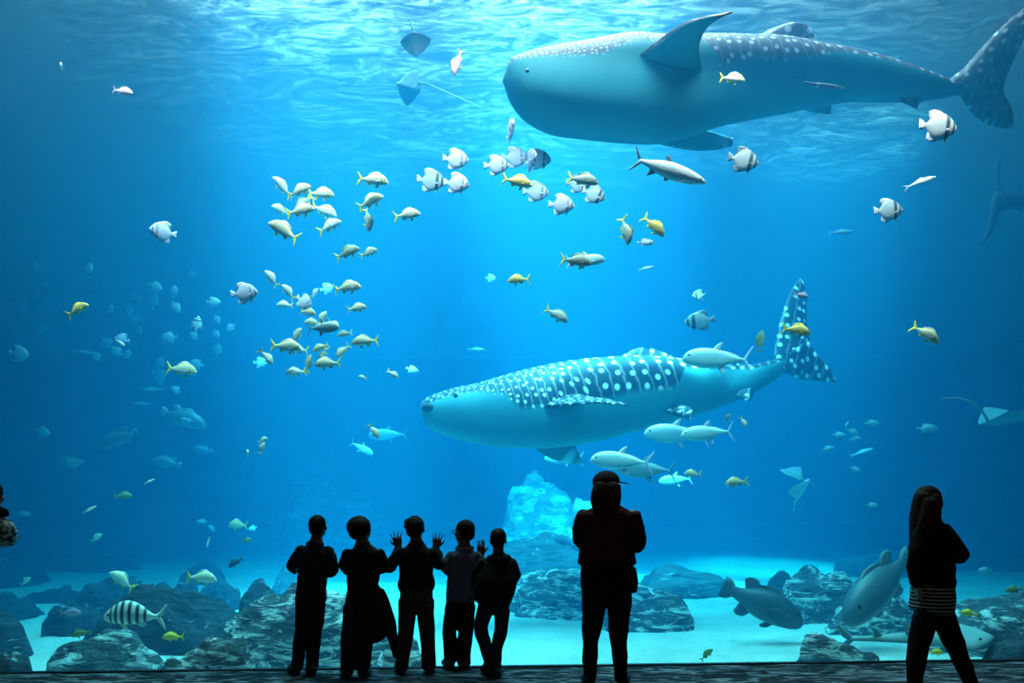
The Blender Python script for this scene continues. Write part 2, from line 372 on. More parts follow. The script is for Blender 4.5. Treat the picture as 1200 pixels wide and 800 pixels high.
def shark_upper():
    sk = Skin(); Y0 = 9.8
    top = [(590, 96), (592, 84), (600, 74), (620, 68), (650, 62.5), (690, 56), (720, 50), (745, 47.5), (765, 49), (790, 49), (830, 46.5), (870, 46.5), (910, 47), (955, 53), (1000, 60), (1040, 70), (1080, 82), (1115, 94), (1142, 100)]
    bot = [(590, 97), (593, 106), (602, 122), (620, 139), (650, 152), (690, 157.5), (740, 162), (775, 163), (810, 156), (840, 146), (870, 139), (920, 130), (970, 121), (1005, 117), (1040, 118), (1080, 118), (1115, 113), (1142, 108)]
    Yc = [(590, 9.5), (760, 9.9), (960, 10.2), (1142, 10.3)]
    hwk = [(590, 1.5), (620, 1.35), (700, 1.15), (800, 1.0), (950, 0.95), (1060, 0.85), (1142, 0.6)]
    vb = [(590, 0.36), (640, 0.40), (700, 0.42), (740, 0.34), (818, 0.34), (834, 0.50), (900, 0.50), (950, 0.46), (975, 0.36), (1050, 0.33), (1142, 0.40)]
    dens = [(590, 18), (740, 14), (800, 7.5), (980, 6.5), (1142, 8)]
    shark_body(sk, top, bot, Yc, hwk, vb, dens, 590.5, 1142)
    # near pectoral fin, swept up, its pale underside towards the window
    fin(sk, pts([(728, 82, 9.75), (752, 62, 9.2), (775, 44, 8.95), (797, 29, 8.7), (822, 20, 8.45), (858, 14, 8.2)], 9), pts([(828, 104, 9.85), (824, 84, 9.5), (819, 60, 9.0), (823, 42, 8.75), (835, 27, 8.45), (858, 15, 8.2)], 9), 0.07, 16, 8, dark=(0.0, 1.0), uvs=4, rim=1.0)
    # far pectoral fin, hanging below
    fin(sk, pts([(705, 150, 10.0), (745, 160, 10.4), (785, 172, 10.8), (825, 177, 11.2), (857, 172, 11.5)], 10), pts([(820, 140, 10.2), (810, 146, 10.6), (826, 152, 10.9), (848, 158, 11.3), (859, 162, 11.5)], 10), 0.06, 14, 7, dark=(0.15, 1.0), uvs=4, rim=0.8)
    # dorsal fins
    fin(sk, pts([(880, 54, 10.05), (888, 43, 10.05), (905, 33, 10.05), (928, 26, 10.05), (942, 28, 10.05)], 10), pts([(962, 60, 10.05), (956, 50, 10.05), (954, 42, 10.05), (951, 34, 10.05), (946, 29, 10.05)], 10), 0.06, 12, 6, dark=(1, 1), uvs=5)
    fin(sk, pts([(932, 92, 9.8), (950, 96, 9.75), (968, 97, 9.7), (990, 102, 9.66)], 10), pts([(945, 100, 9.8), (958, 103, 9.75), (972, 105, 9.7), (990, 104, 9.66)], 10), 0.03, 8, 4, dark=(1, 1), uvs=4)
    fin(sk, pts([(915, 118, 10.3), (935, 127, 10.5), (955, 132, 10.7), (972, 134, 10.9)], 10), pts([(990, 112, 10.3), (982, 116, 10.5), (975, 122, 10.7), (974, 131, 10.9)], 10), 0.04, 8, 5, dark=(0.1, 0.1))
    fin(sk, pts([(1044, 112, 10.2), (1055, 119, 10.2), (1066, 124, 10.2), (1073, 128, 10.2)], 10), pts([(1078, 110, 10.2), (1078, 116, 10.2), (1077, 122, 10.2), (1075, 127, 10.2)], 10), 0.03, 8, 4, dark=(0.9, 0.9), uvs=4)
    # tail
    fin(sk, pts([(1108, 96, 10.3), (1130, 79, 10.28), (1150, 56, 10.25), (1172, 33, 10.2), (1198, 11, 10.1), (1228, -8, 10.0)], 10), pts([(1148, 112, 10.3), (1172, 110, 10.28), (1179, 92, 10.25), (1187, 72, 10.2), (1202, 42, 10.1), (1228, -6, 10.0)], 10), 0.075, 18, 7, dark=(1, 1), uvs=8, uvo=(40, 3))
    fin(sk, pts([(1120, 100, 10.3), (1127, 115, 10.32), (1138, 132, 10.35), (1158, 146, 10.4), (1180, 151, 10.45)], 10), pts([(1172, 98, 10.3), (1178, 112, 10.32), (1185, 126, 10.35), (1188, 138, 10.4), (1186, 150, 10.45)], 10), 0.06, 14, 7, dark=(1, 1), uvs=8, uvo=(20, 3))
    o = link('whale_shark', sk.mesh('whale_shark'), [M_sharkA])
    tag(o, 'huge pale-bellied whale shark gliding just under the water surface, fin raised', 'whale shark')
    ball('eye', P(618, 83, 8.915), 0.022, M_eye, o)
    return o
shark_upper()
def shark_lower():
    sk = Skin(); Y0 = 12.4
    top = [(494, 476), (496, 469), (505, 464), (520, 458.5), (540, 453), (560, 449), (600, 437.5), (640, 428), (680, 421.5), (730, 417.5), (770, 417), (800, 421), (830, 426), (870, 428), (900, 423), (926, 415)]
    bot = [(494, 478), (495, 489), (499, 497), (508, 504), (530, 513), (560, 520), (600, 525), (650, 524.5), (700, 517), (750, 504), (800, 491), (840, 479), (880, 462), (905, 447), (926, 430)]
    Yc = [(494, 12.0), (700, 12.4), (850, 12.9), (926, 13.4)]
    hwk = [(494, 1.6), (530, 1.35), (620, 1.1), (760, 1.0), (860, 0.9), (926, 0.5)]
    vb = [(494, 0.40), (520, 0.32), (560, 0.30), (590, 0.38), (610, 0.52), (660, 0.52), (720, 0.52), (770, 0.50), (788, 0.48), (797, 0.30), (850, 0.26), (926, 0.30)]
    dens = [(494, 13), (580, 10.5), (640, 7.5), (690, 4.7), (860, 4.6), (926, 6)]
    shark_body(sk, top, bot, Yc, hwk, vb, dens, 494.5, 926)
    # near pectoral seen almost edge on, spotted above
    fin(sk, pts([(628, 478, 11.75), (660, 475, 11.35), (700, 472, 10.95), (735, 475, 10.6)], 11), pts([(668, 458, 11.8), (690, 464, 11.5), (712, 467, 11.1), (736, 473.5, 10.65)], 11), 0.045, 14, 6, dark=(1, 0.6), uvs=9, front=Vector((0, 0, 1)))
    # far pectoral under the belly
    fin(sk, pts([(612, 512, 12.9), (630, 528, 13.2), (650, 539, 13.5), (676, 545, 13.9)], 13), pts([(672, 508, 12.9), (674, 520, 13.2), (678, 530, 13.5), (684, 541, 13.9)], 13), 0.05, 10, 5, dark=(0.6, 0.9))
    # dorsal fin
    fin(sk, pts([(718, 424, 12.45), (734, 414, 12.45), (746, 408, 12.45), (758, 407, 12.45)], 12), pts([(806, 428, 12.55), (792, 419, 12.55), (778, 413, 12.55), (764, 408, 12.55)], 12), 0.09, 10, 6, dark=(1, 1), uvs=6)
    fin(sk, pts([(845, 432, 12.9), (852, 425, 12.9), (858, 421, 12.9)], 12), pts([(872, 432, 12.95), (870, 427, 12.95), (868, 423, 12.95)], 12), 0.04, 6, 4, dark=(1, 1), uvs=6)
    # pelvic and anal fins
    fin(sk, pts([(778, 482, 12.25), (792, 487, 12.1), (804, 490, 11.95), (809, 492, 11.85)], 12), pts([(800, 474, 12.3), (806, 475, 12.1), (811, 478, 11.95), (810, 489, 11.85)], 12), 0.04, 8, 4, dark=(1, 1), uvs=7)
    fin(sk, pts([(855, 461, 12.8), (866, 466, 12.75), (876, 470, 12.7)], 12), pts([(882, 454, 12.8), (883, 460, 12.75), (880, 469, 12.7)], 12), 0.04, 8, 4, dark=(0.95, 0.95), uvs=7)
    # tail: tall upper lobe, shorter lower lobe
    fin(sk, pts([(906, 432, 13.3), (908, 408, 13.35), (913, 382, 13.4), (922, 352, 13.5), (931, 333, 13.6), (937, 326, 13.7)], 13), pts([(940, 440, 13.4), (951, 412, 13.45), (947, 390, 13.5), (945, 368, 13.55), (945, 345, 13.65), (941, 328, 13.7)], 13), 0.09, 16, 7, dark=(1, 1), uvs=5.4, uvo=(60, 2))
    fin(sk, pts([(912, 420, 13.35), (920, 434, 13.4), (933, 443, 13.45), (955, 446, 13.5), (978, 448, 13.6)], 13), pts([(948, 398, 13.4), (954, 410, 13.45), (963, 421, 13.5), (973, 432, 13.55), (981, 446, 13.6)], 13), 0.08, 14, 7, dark=(1, 1), uvs=5.4, uvo=(30, 2))
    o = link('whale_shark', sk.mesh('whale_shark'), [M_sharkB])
    tag(o, 'dark blue white-spotted whale shark swimming at middle depth, tail raised', 'whale shark')
    ball('eye', P(534, 463.5, 11.40), 0.03, M_eye, o)
    ball('mouth', P(505, 479.5, 11.96), 0.10, plain('mouth_dark', (0.02, 0.03, 0.04), 0.8), o, (1.25, 3.75, 0.85))
    return o
shark_lower()
# ---------------------------------------------------------------- fish: one builder, one outline per kind
def mat_fish(name, back, flank, belly, bars=None, barc=(0.05, 0.05, 0.06), spots=None):
    """back / flank / belly pigment by height on the body; bars: list of (x0,x1) bands along the body of length 1"""
    m, nt, out = newmat(name)
    tc = N(nt, 'ShaderNodeTexCoord'); sx = N(nt, 'ShaderNodeSeparateXYZ'); nt.links.new(tc.outputs['Object'], sx.inputs[0])
    nz = N(nt, 'ShaderNodeTexNoise'); setin(nz, Scale=14.0, Detail=4.0); nt.links.new(tc.outputs['Object'], nz.inputs['Vector'])
    at = N(nt, 'ShaderNodeAttribute', attribute_name='pigment')
    ad = N(nt, 'ShaderNodeMath', operation='MULTIPLY_ADD'); ad.inputs[1].default_value = 0.22; nt.links.new(nz.outputs['Fac'], ad.inputs[0]); nt.links.new(at.outputs['Fac'], ad.inputs[2])
    r = ramp(nt, [(0.12, belly), (0.50, flank), (0.85, flank), (1.0, back)]); nt.links.new(ad.outputs[0], r.inputs[0])
    col = r.outputs[0]
    if bars:
        w = 0.018
        st = [(0.0, g(0))]
        for a, b_ in sorted(bars):
            st += [(a+.5-w/2, g(0)), (a+.5+w/2, g(1)), (b_+.5-w/2, g(1)), (b_+.5+w/2, g(0))]
        st = st[:31]
        rb = ramp(nt, st); xo = N(nt, 'ShaderNodeMath', operation='ADD'); xo.inputs[1].default_value = 0.5
        nt.links.new(sx.outputs[0], xo.inputs[0]); nt.links.new(xo.outputs[0], rb.inputs[0])
        mx = N(nt, 'ShaderNodeMix', data_type='RGBA'); mx.inputs[7].default_value = (*barc, 1)
        nt.links.new(rb.outputs[0], mx.inputs[0]); nt.links.new(col, mx.inputs[6]); col = mx.outputs[2]
    b = N(nt, 'ShaderNodeBsdfPrincipled'); setin(b, Roughness=0.4); b.inputs['Specular IOR Level'].default_value = 0.4
    nt.links.new(col, b.inputs['Base Color'])
    bp = N(nt, 'ShaderNodeBump'); setin(bp, Strength=0.15, Distance=0.01); vo = N(nt, 'ShaderNodeTexVoronoi'); setin(vo, Scale=45.0)
    nt.links.new(tc.outputs['Object'], vo.inputs['Vector']); nt.links.new(vo.outputs['Distance'], bp.inputs['Height']); nt.links.new(bp.outputs[0], b.inputs['Normal'])
    nt.links.new(b.outputs[0], out.inputs[0])
    return m
def V3(l): return [Vector((a[0], a[2] if len(a) > 2 else 0.0, a[1])) for a in l]
def build_fish(name, prof, fins_, mats, bend=0.0, n=26, m=16, eye=(0.38, 0.03, 0.018)):
    """prof: (x, top, bottom, halfwidth) from nose (x=+.5) to tail root; fins_: (LE, TE, thickness, material) in the x-z plane"""
    sk = Skin(); prof = sorted(prof, key=lambda p: -p[0])
    x0, x1 = prof[0][0], prof[-1][0]
    tp = [(-p[0], p[1]) for p in prof]; bt = [(-p[0], p[2]) for p in prof]; hw_ = [(-p[0], p[3]) for p in prof]
    def cm(l):
        c = catmull([(a, b, 0) for a, b in l], 120); return [(p.x, p.y) for p in c]
    tp, bt, hw_ = cm(tp), cm(bt), cm(hw_)
    rings = []
    for i in range(n):
        t = i/(n-1); t = t+0.08*math.sin(2*PI*t)*-0.9
        x = lerp(x0, x1, t); a, b, w = pl(tp, -x), pl(bt, -x), pl(hw_, -x)
        hh = max((a-b)/2, 0.002); zc = (a+b)/2; ring = []
        for j in range(m):
            th = 2*PI*j/m; c, s = math.cos(th), math.sin(th)
            ring.append(sk.vert((x, max(w, .002)*s, zc+hh*c), (x, c), 0.5+0.5*c))
        rings.append(ring)
    for r0, r1 in zip(rings, rings[1:]):
        for j in range(m): sk.face((r0[j], r0[(j+1) % m], r1[(j+1) % m], r1[j]))
    sk.face(rings[0]); sk.face(rings[-1])
    for LE, TE, th, mi in fins_:
        fin(sk, V3(LE), V3(TE), th, 8, 4, dark=(0.6, 0.6), mi=mi)
    if bend:
        def bd(p): return (p[0], p[1]+bend*(p[0]-0.1)**2*(1 if p[0] < 0.1 else 0.3), p[2])
        sk.v = [bd(p) for p in sk.v]
    me = sk.mesh(name)
    for mt in mats: me.materials.append(mt)
    ex, ez, er = eye
    w = pl(hw_, -ex)
    zt, zb = pl(tp, -ex), pl(bt, -ex); zc, hh = (zt+zb)/2, (zt-zb)/2
    yy = w*math.sqrt(max(0.05, 1-((ez-zc)/hh)**2))
    return me, (ex, yy*0.96, ez, er)
def eye_mesh():
    bm = bmesh.new(); bmesh.ops.create_uvsphere(bm, u_segments=8, v_segments=6, radius=1)
    me = bpy.data.meshes.new('eye'); bm.to_mesh(me); bm.free(); me.materials.append(M_eye)
    for p in me.polygons: p.use_smooth = True
    return me
EYE = eye_mesh()
LAV = (0.78, 0.70, 0.78)
m_spade = mat_fish('spadefish_skin', (0.44, 0.30, 0.40), (0.70, 0.50, 0.62), (0.80, 0.62, 0.70), bars=[(0.20, 0.27), (0.37, 0.42)], barc=(0.27, 0.23, 0.29))
m_spadeD = mat_fish('dusky_spadefish_skin', (0.20, 0.17, 0.18), (0.36, 0.31, 0.32), (0.45, 0.40, 0.40), bars=[(0.16, 0.27), (0.36, 0.42)], barc=(0.03, 0.03, 0.03))
m_spadeB = mat_fish('banded_spadefish_skin', (0.28, 0.23, 0.24), (0.50, 0.42, 0.44), (0.62, 0.54, 0.53), bars=[(0.17, 0.27), (0.36, 0.41)], barc=(0.04, 0.04, 0.04))
m_pfin = plain('pale_fin', (0.68, 0.52, 0.62), 0.5, 0.3)
m_dfin = plain('dark_fin', (0.05, 0.055, 0.07), 0.5, 0.3)
m_yfin = plain('yellow_fin', (1.0, 0.62, 0.0), 0.5, 0.3)
m_dusk = plain('dusky_fin', (0.16, 0.15, 0.16), 0.5, 0.3)
m_snap = mat_fish('yellowtail_skin', (0.80, 0.50, 0.10), (0.80, 0.62, 0.42), (0.92, 0.80, 0.60), bars=[(0.28, 0.32)], barc=(0.75, 0.5, 0.08))
m_snapG = mat_fish('golden_skin', (0.85, 0.42, 0.05), (0.95, 0.58, 0.14), (0.95, 0.75, 0.40))
m_snapD = mat_fish('dusky_yellowtail_skin', (0.26, 0.22, 0.15), (0.42, 0.36, 0.28), (0.55, 0.48, 0.36))
m_snapW = mat_fish('pale_yellowtail_skin', (0.90, 0.70, 0.32), (0.92, 0.82, 0.68), (0.95, 0.95, 0.92))
m_purp = mat_fish('purple_skin', (0.38, 0.20, 0.30), (0.52, 0.28, 0.38), (0.60, 0.38, 0.45))
m_pfin2 = plain('purple_fin', (0.32, 0.17, 0.25), 0.5)
m_jack = mat_fish('jack_skin', (0.90, 0.92, 0.88), (0.45, 0.56, 0.58), (0.60, 0.70, 0.70))
m_jackD = mat_fish('dusky_jack_skin', (0.25, 0.33, 0.36), (0.20, 0.27, 0.30), (0.35, 0.42, 0.45))
m_tarp = mat_fish('tarpon_skin', (0.62, 0.58, 0.60), (0.48, 0.44, 0.46), (0.80, 0.76, 0.76))
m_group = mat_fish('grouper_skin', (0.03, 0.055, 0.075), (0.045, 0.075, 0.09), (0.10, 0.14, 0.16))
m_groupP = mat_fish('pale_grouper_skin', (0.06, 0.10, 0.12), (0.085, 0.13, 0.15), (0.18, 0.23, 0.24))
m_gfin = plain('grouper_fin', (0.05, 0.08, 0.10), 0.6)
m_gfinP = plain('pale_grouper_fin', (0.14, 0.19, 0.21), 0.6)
m_strip = mat_fish('barred_skin', (0.60, 0.68, 0.62), (0.72, 0.80, 0.72), (0.72, 0.78, 0.70), bars=[(-0.20, -0.155), (-0.09, -0.035), (0.03, 0.085), (0.145, 0.20), (0.25, 0.295), (0.34, 0.372)], barc=(0.03, 0.05, 0.06))
m_sfin = plain('barred_tail', (0.55, 0.66, 0.56), 0.5)
m_yell = mat_fish('bright_yellow_skin', (0.85, 0.62, 0.05), (0.95, 0.75, 0.08), (0.95, 0.80, 0.25))
m_oliv = mat_fish('olive_skin', (0.16, 0.20, 0.07), (0.24, 0.27, 0.10), (0.35, 0.36, 0.18))
m_ofin = plain('olive_fin', (0.20, 0.22, 0.06), 0.6)
m_dark = mat_fish('dark_skin', (0.03, 0.035, 0.045), (0.045, 0.05, 0.06), (0.06, 0.07, 0.08))
m_whit = mat_fish('white_skin', (0.92, 0.92, 0.9), (0.92, 0.92, 0.92), (0.92, 0.92, 0.92))
SPADE = [(0.50, 0.035, -0.005, 0.012), (0.46, 0.10, -0.075, 0.045), (0.38, 0.21, -0.16, 0.075), (0.24, 0.335, -0.27, 0.095), (0.06, 0.385, -0.34, 0.095), (-0.10, 0.33, -0.31, 0.075), (-0.22, 0.20, -0.19, 0.05), (-0.30, 0.08, -0.08, 0.025), (-0.36, 0.06, -0.06, 0.014)]
SPADE_F = [([(-0.32, 0.05), (-0.40, 0.11), (-0.50, 0.17)], [(-0.33, -0.05), (-0.40, -0.11), (-0.49, -0.16)], 0.012, 1),
           ([(0.16, 0.34), (0.02, 0.42), (-0.14, 0.44), (-0.24, 0.40)], [(-0.24, 0.16), (-0.26, 0.21), (-0.27, 0.27), (-0.28, 0.36)], 0.014, 1),
           ([(0.10, -0.31), (-0.02, -0.38), (-0.14, -0.40), (-0.23, -0.36)], [(-0.24, -0.15), (-0.26, -0.20), (-0.27, -0.25), (-0.27, -0.33)], 0.014, 1),
           ([(0.30, -0.21), (0.26, -0.31), (0.22, -0.38)], [(0.23, -0.25), (0.20, -0.32), (0.20, -0.38)], 0.012, 2),
           ([(0.27, -0.02, -0.09), (0.18, -0.06, -0.12)], [(0.26, -0.10, -0.09), (0.17, -0.12, -0.115)], 0.008, 1)]
SNAP = [(0.50, -0.02, -0.05, 0.01), (0.46, 0.03, -0.08, 0.035), (0.38, 0.12, -0.105, 0.06), (0.26, 0.185, -0.125, 0.078), (0.10, 0.195, -0.13, 0.08), (-0.08, 0.145, -0.11, 0.062), (-0.22, 0.075, -0.065, 0.036), (-0.31, 0.038, -0.03, 0.02), (-0.36, 0.035, -0.032, 0.012)]
SNAP_F = [([(-0.32, 0.02), (-0.38, 0.08), (-0.49, 0.21)], [(-0.37, -0.015), (-0.43, 0.02), (-0.50, 0.19)], 0.014, 1),
          ([(-0.32, -0.015), (-0.38, -0.075), (-0.49, -0.20)], [(-0.37, 0.015), (-0.43, -0.02), (-0.50, -0.18)], 0.014, 1),
          ([(0.26, 0.17), (0.16, 0.245), (0.0, 0.23), (-0.14, 0.16)], [(-0.14, 0.09), (-0.15, 0.10), (-0.16, 0.12), (-0.17, 0.145)], 0.012, 2),
          ([(-0.02, -0.11), (-0.10, -0.16), (-0.16, -0.15)], [(-0.18, -0.07), (-0.18, -0.09), (-0.19, -0.13)], 0.010, 1),
          ([(0.24, -0.11), (0.18, -0.19), (0.12, -0.23)], [(0.15, -0.12), (0.11, -0.17), (0.09, -0.22)], 0.012, 1),
          ([(0.24, -0.0, -0.075), (0.12, -0.05, -0.11)], [(0.22, -0.06, -0.075), (0.10, -0.09, -0.105)], 0.008, 2)]
TARP = [(0.50, -0.01, -0.03, 0.008), (0.45, 0.02, -0.055, 0.03), (0.36, 0.055, -0.085, 0.05), (0.20, 0.09, -0.115, 0.065), (0.02, 0.105, -0.115, 0.065), (-0.14, 0.085, -0.09, 0.05), (-0.27, 0.05, -0.045, 0.028), (-0.36, 0.03, -0.025, 0.015), (-0.40, 0.03, -0.025, 0.01)]
TARP_F = [([(-0.36, 0.02), (-0.41, 0.08), (-0.50, 0.19)], [(-0.395, -0.005), (-0.425, 0.03), (-0.503, 0.18)], 0.010, 1),
          ([(-0.36, -0.02), (-0.41, -0.08), (-0.50, -0.17)], [(-0.395, 0.005), (-0.425, -0.03), (-0.503, -0.16)], 0.010, 1),
          ([(0.03, 0.095), (-0.02, 0.15), (-0.05, 0.175)], [(-0.06, 0.09), (-0.065, 0.12), (-0.09, 0.165)], 0.009, 1),
          ([(-0.14, -0.08), (-0.19, -0.12), (-0.24, -0.15)], [(-0.24, -0.05), (-0.24, -0.08), (-0.26, -0.14)], 0.009, 1),
          ([(0.04, -0.11), (0.0, -0.15)], [(-0.03, -0.11), (-0.03, -0.145)], 0.008, 1),
          ([(0.27, -0.08, -0.055), (0.16, -0.15, -0.08)], [(0.22, -0.09, -0.055), (0.14, -0.155, -0.08)], 0.008, 1)]
JACK = [(0.50, -0.01, -0.04, 0.012), (0.47, 0.045, -0.07, 0.04), (0.40, 0.10, -0.10, 0.06), (0.26, 0.14, -0.135, 0.075), (0.08, 0.14, -0.14, 0.075), (-0.10, 0.10, -0.10, 0.055), (-0.25, 0.045, -0.045, 0.03), (-0.35, 0.02, -0.02, 0.016), (-0.40, 0.018, -0.018, 0.012)]
JACK_F = [([(-0.37, 0.015), (-0.42, 0.09), (-0.50, 0.20)], [(-0.40, -0.005), (-0.435, 0.05), (-0.504, 0.19)], 0.010, 1),
          ([(-0.37, -0.015), (-0.42, -0.09), (-0.50, -0.20)], [(-0.40, 0.005), (-0.435, -0.05), (-0.504, -0.19)], 0.010, 1),
          ([(0.08, 0.13), (0.01, 0.20), (-0.05, 0.235)], [(-0.03, 0.12), (-0.045, 0.15), (-0.065, 0.23)], 0.009, 1),
          ([(-0.02, 0.12), (-0.15, 0.10), (-0.3, 0.045)], [(-0.04, 0.10), (-0.16, 0.07), (-0.31, 0.025)], 0.008, 1),
          ([(0.0, -0.13), (-0.05, -0.19), (-0.10, -0.22)], [(-0.10, -0.10), (-0.10, -0.14), (-0.11, -0.21)], 0.009, 1),
          ([(0.24, -0.03, -0.075), (0.08, -0.09, -0.11), (0.0, -0.12, -0.12)], [(0.22, -0.07, -0.075), (0.07, -0.11, -0.11), (0.0, -0.125, -0.12)], 0.007, 1)]
GROUP = [(0.50, 0.0, -0.06, 0.03), (0.46, 0.06, -0.10, 0.07), (0.36, 0.13, -0.135, 0.105), (0.20, 0.185, -0.16, 0.125), (0.02, 0.19, -0.165, 0.12), (-0.14, 0.145, -0.13, 0.085), (-0.26, 0.085, -0.08, 0.05), (-0.34, 0.065, -0.06, 0.03), (-0.38, 0.065, -0.06, 0.02)]
GROUP_F = [([(-0.34, 0.06), (-0.42, 0.12), (-0.49, 0.12)], [(-0.34, -0.06), (-0.42, -0.11), (-0.49, -0.11)], 0.018, 1),
           ([(0.24, 0.17), (0.10, 0.235), (-0.05, 0.21), (-0.12, 0.19)], [(-0.08, 0.15), (-0.10, 0.16), (-0.11, 0.17), (-0.13, 0.18)], 0.014, 1),
           ([(-0.06, 0.16), (-0.16, 0.235), (-0.25, 0.225)], [(-0.24, 0.085), (-0.26, 0.12), (-0.29, 0.19)], 0.014, 1),
           ([(-0.08, -0.13), (-0.15, -0.21), (-0.23, -0.22)], [(-0.24, -0.08), (-0.25, -0.12), (-0.27, -0.19)], 0.014, 1),
           ([(0.22, -0.14), (0.14, -0.22), (0.08, -0.235)], [(0.14, -0.15), (0.09, -0.18), (0.06, -0.22)], 0.014, 1),
           ([(0.22, 0.02, -0.12), (0.10, 0.03, -0.20), (0.03, 0.0, -0.235)], [(0.20, -0.10, -0.12), (0.08, -0.10, -0.19), (0.03, -0.07, -0.225)], 0.012, 1)]
STRIP = [(0.50, -0.03, -0.055, 0.012), (0.45, 0.045, -0.09, 0.045), (0.36, 0.14, -0.12, 0.07), (0.22, 0.225, -0.13, 0.085), (0.06, 0.24, -0.13, 0.085), (-0.10, 0.18, -0.105, 0.065), (-0.22, 0.095, -0.065, 0.04), (-0.30, 0.05, -0.03, 0.022), (-0.36, 0.05, -0.032, 0.014)]
SLEN = [(0.50, 0.0, -0.02, 0.01), (0.42, 0.04, -0.05, 0.03), (0.25, 0.075, -0.08, 0.05), (0.05, 0.08, -0.08, 0.05), (-0.15, 0.06, -0.055, 0.035), (-0.3, 0.03, -0.03, 0.02), (-0.38, 0.025, -0.025, 0.012)]
SLEN_F = [([(-0.34, 0.015), (-0.42, 0.06), (-0.5, 0.10)], [(-0.37, -0.002), (-0.43, 0.015), (-0.5, 0.085)], 0.01, 1),
          ([(-0.34, -0.015), (-0.42, -0.06), (-0.5, -0.10)], [(-0.37, 0.002), (-0.43, -0.015), (-0.5, -0.085)], 0.01, 1),
          ([(0.18, 0.07), (0.05, 0.12), (-0.12, 0.085)], [(-0.12, 0.05), (-0.13, 0.06), (-0.14, 0.075)], 0.008, 1),
          ([(0.2, -0.07), (0.12, -0.12)], [(0.12, -0.075), (0.09, -0.115)], 0.008, 1)]
m_far = mat_fish('haze_dulled_skin', (0.32, 0.34, 0.34), (0.34, 0.36, 0.36), (0.36, 0.38, 0.38)); m_farf = plain('haze_dulled_fin', (0.32, 0.34, 0.34), 0.6)  # dull grey copies for far fish: fading with distance put into the colour
KINDS = {
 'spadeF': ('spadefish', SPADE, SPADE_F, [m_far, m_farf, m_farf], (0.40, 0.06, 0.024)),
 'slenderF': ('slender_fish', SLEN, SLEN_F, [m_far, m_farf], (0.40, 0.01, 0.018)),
 'spade': ('spadefish', SPADE, SPADE_F, [m_spade, m_pfin, m_pfin], (0.40, 0.06, 0.024)),
 'spadeD': ('spadefish', SPADE, SPADE_F, [m_spadeD, m_dusk, m_dfin], (0.40, 0.06, 0.024)),
 'spadeB': ('spadefish', SPADE, SPADE_F, [m_spadeB, m_pfin, m_yfin], (0.40, 0.06, 0.024)),
 'snap': ('yellowtail_snapper', SNAP, SNAP_F, [m_snap, m_yfin, m_pfin], (0.39, 0.03, 0.022)),
 'snapG': ('yellowtail_snapper', SNAP, SNAP_F, [m_snapG, m_yfin, m_yfin], (0.39, 0.03, 0.022)),
 'snapD': ('yellowtail_snapper', SNAP, SNAP_F, [m_snapD, m_yfin, m_ofin], (0.39, 0.03, 0.022)),
 'snapW': ('yellowtail_snapper', SNAP, SNAP_F, [m_snapW, m_yfin, m_pfin], (0.39, 0.03, 0.022)),
 'purple': ('reef_fish', SNAP, SNAP_F, [m_purp, m_pfin2, m_pfin2], (0.39, 0.03, 0.022)),
 'olive': ('reef_fish', SNAP, SNAP_F, [m_oliv, m_ofin, m_ofin], (0.39, 0.03, 0.022)),
 'darkfish': ('reef_fish', SNAP, SNAP_F, [m_dark, m_dfin, m_dfin], (0.39, 0.03, 0.022)),
 'yellow': ('yellow_fish', SNAP, SNAP_F, [m_yell, m_yfin, m_yfin], (0.39, 0.03, 0.022)),
 'tarpon': ('tarpon', TARP, TARP_F, [m_tarp, m_dfin], (0.42, -0.005, 0.014)),
 'jack': ('jack', JACK, JACK_F, [m_jack, m_pfin], (0.42, 0.03, 0.016)),
 'jackD': ('jack', JACK, JACK_F, [m_jackD, m_gfinP], (0.42, 0.03, 0.016)),
 'grouper': ('grouper', GROUP, GROUP_F, [m_group, m_gfin], (0.38, 0.06, 0.018)),
 'grouperP': ('grouper', GROUP, GROUP_F, [m_groupP, m_gfinP], (0.38, 0.06, 0.018)),
 'striped': ('striped_fish', STRIP, SNAP_F, [m_strip, m_sfin, m_sfin], (0.40, 0.02, 0.022)),
 'slender': ('slender_fish', SLEN, SLEN_F, [m_snapW, m_pfin], (0.40, 0.01, 0.018)),
}
PROTO = {}
def proto(kind, bend):
    key = (kind, bend)
    if key not in PROTO:
        nm, pr, ff, mats, eye = KINDS[kind]
        PROTO[key] = build_fish(nm, pr, ff, mats, bend*0.35, eye=eye)
    return PROTO[key]
EYES_FROM = 22
def fish(kind, px, py, lpx, Y, d, pitch, label, yaw=0, roll=0, bend=0, group=None, cat='fish', zs=1.0):
    me, (ex, ey, ez, er) = proto(kind, bend)
    o = bpy.data.objects.new(KINDS[kind][0], me); COL.objects.link(o)
    L = lpx*Y/F/max(0.25, math.cos(math.radians(yaw))) if abs(yaw) < 60 else lpx*Y/F
    if kind.startswith('snap'): L *= 1.07; zs *= 1.1
    psi = (0 if d > 0 else PI)+math.radians(-yaw if d > 0 else yaw)
    o.matrix_world = Matrix.Translation(P(px, py, Y)) @ Matrix.Rotation(psi, 4, 'Z') @ Matrix.Rotation(-math.radians(pitch), 4, 'Y') @ Matrix.Rotation(math.radians(roll), 4, 'X') @ Matrix.Diagonal((L, L, L*zs, 1))
    tag(o, label, cat, group)
    if lpx >= EYES_FROM and Y < 13:
        for s in (-1, 1):
            e = bpy.data.objects.new('eye', EYE); COL.objects.link(e); e.parent = o
            e.matrix_parent_inverse = Matrix()
            e.location = (ex, s*ey, ez); e.scale = (er, er*0.5, er)
    return o
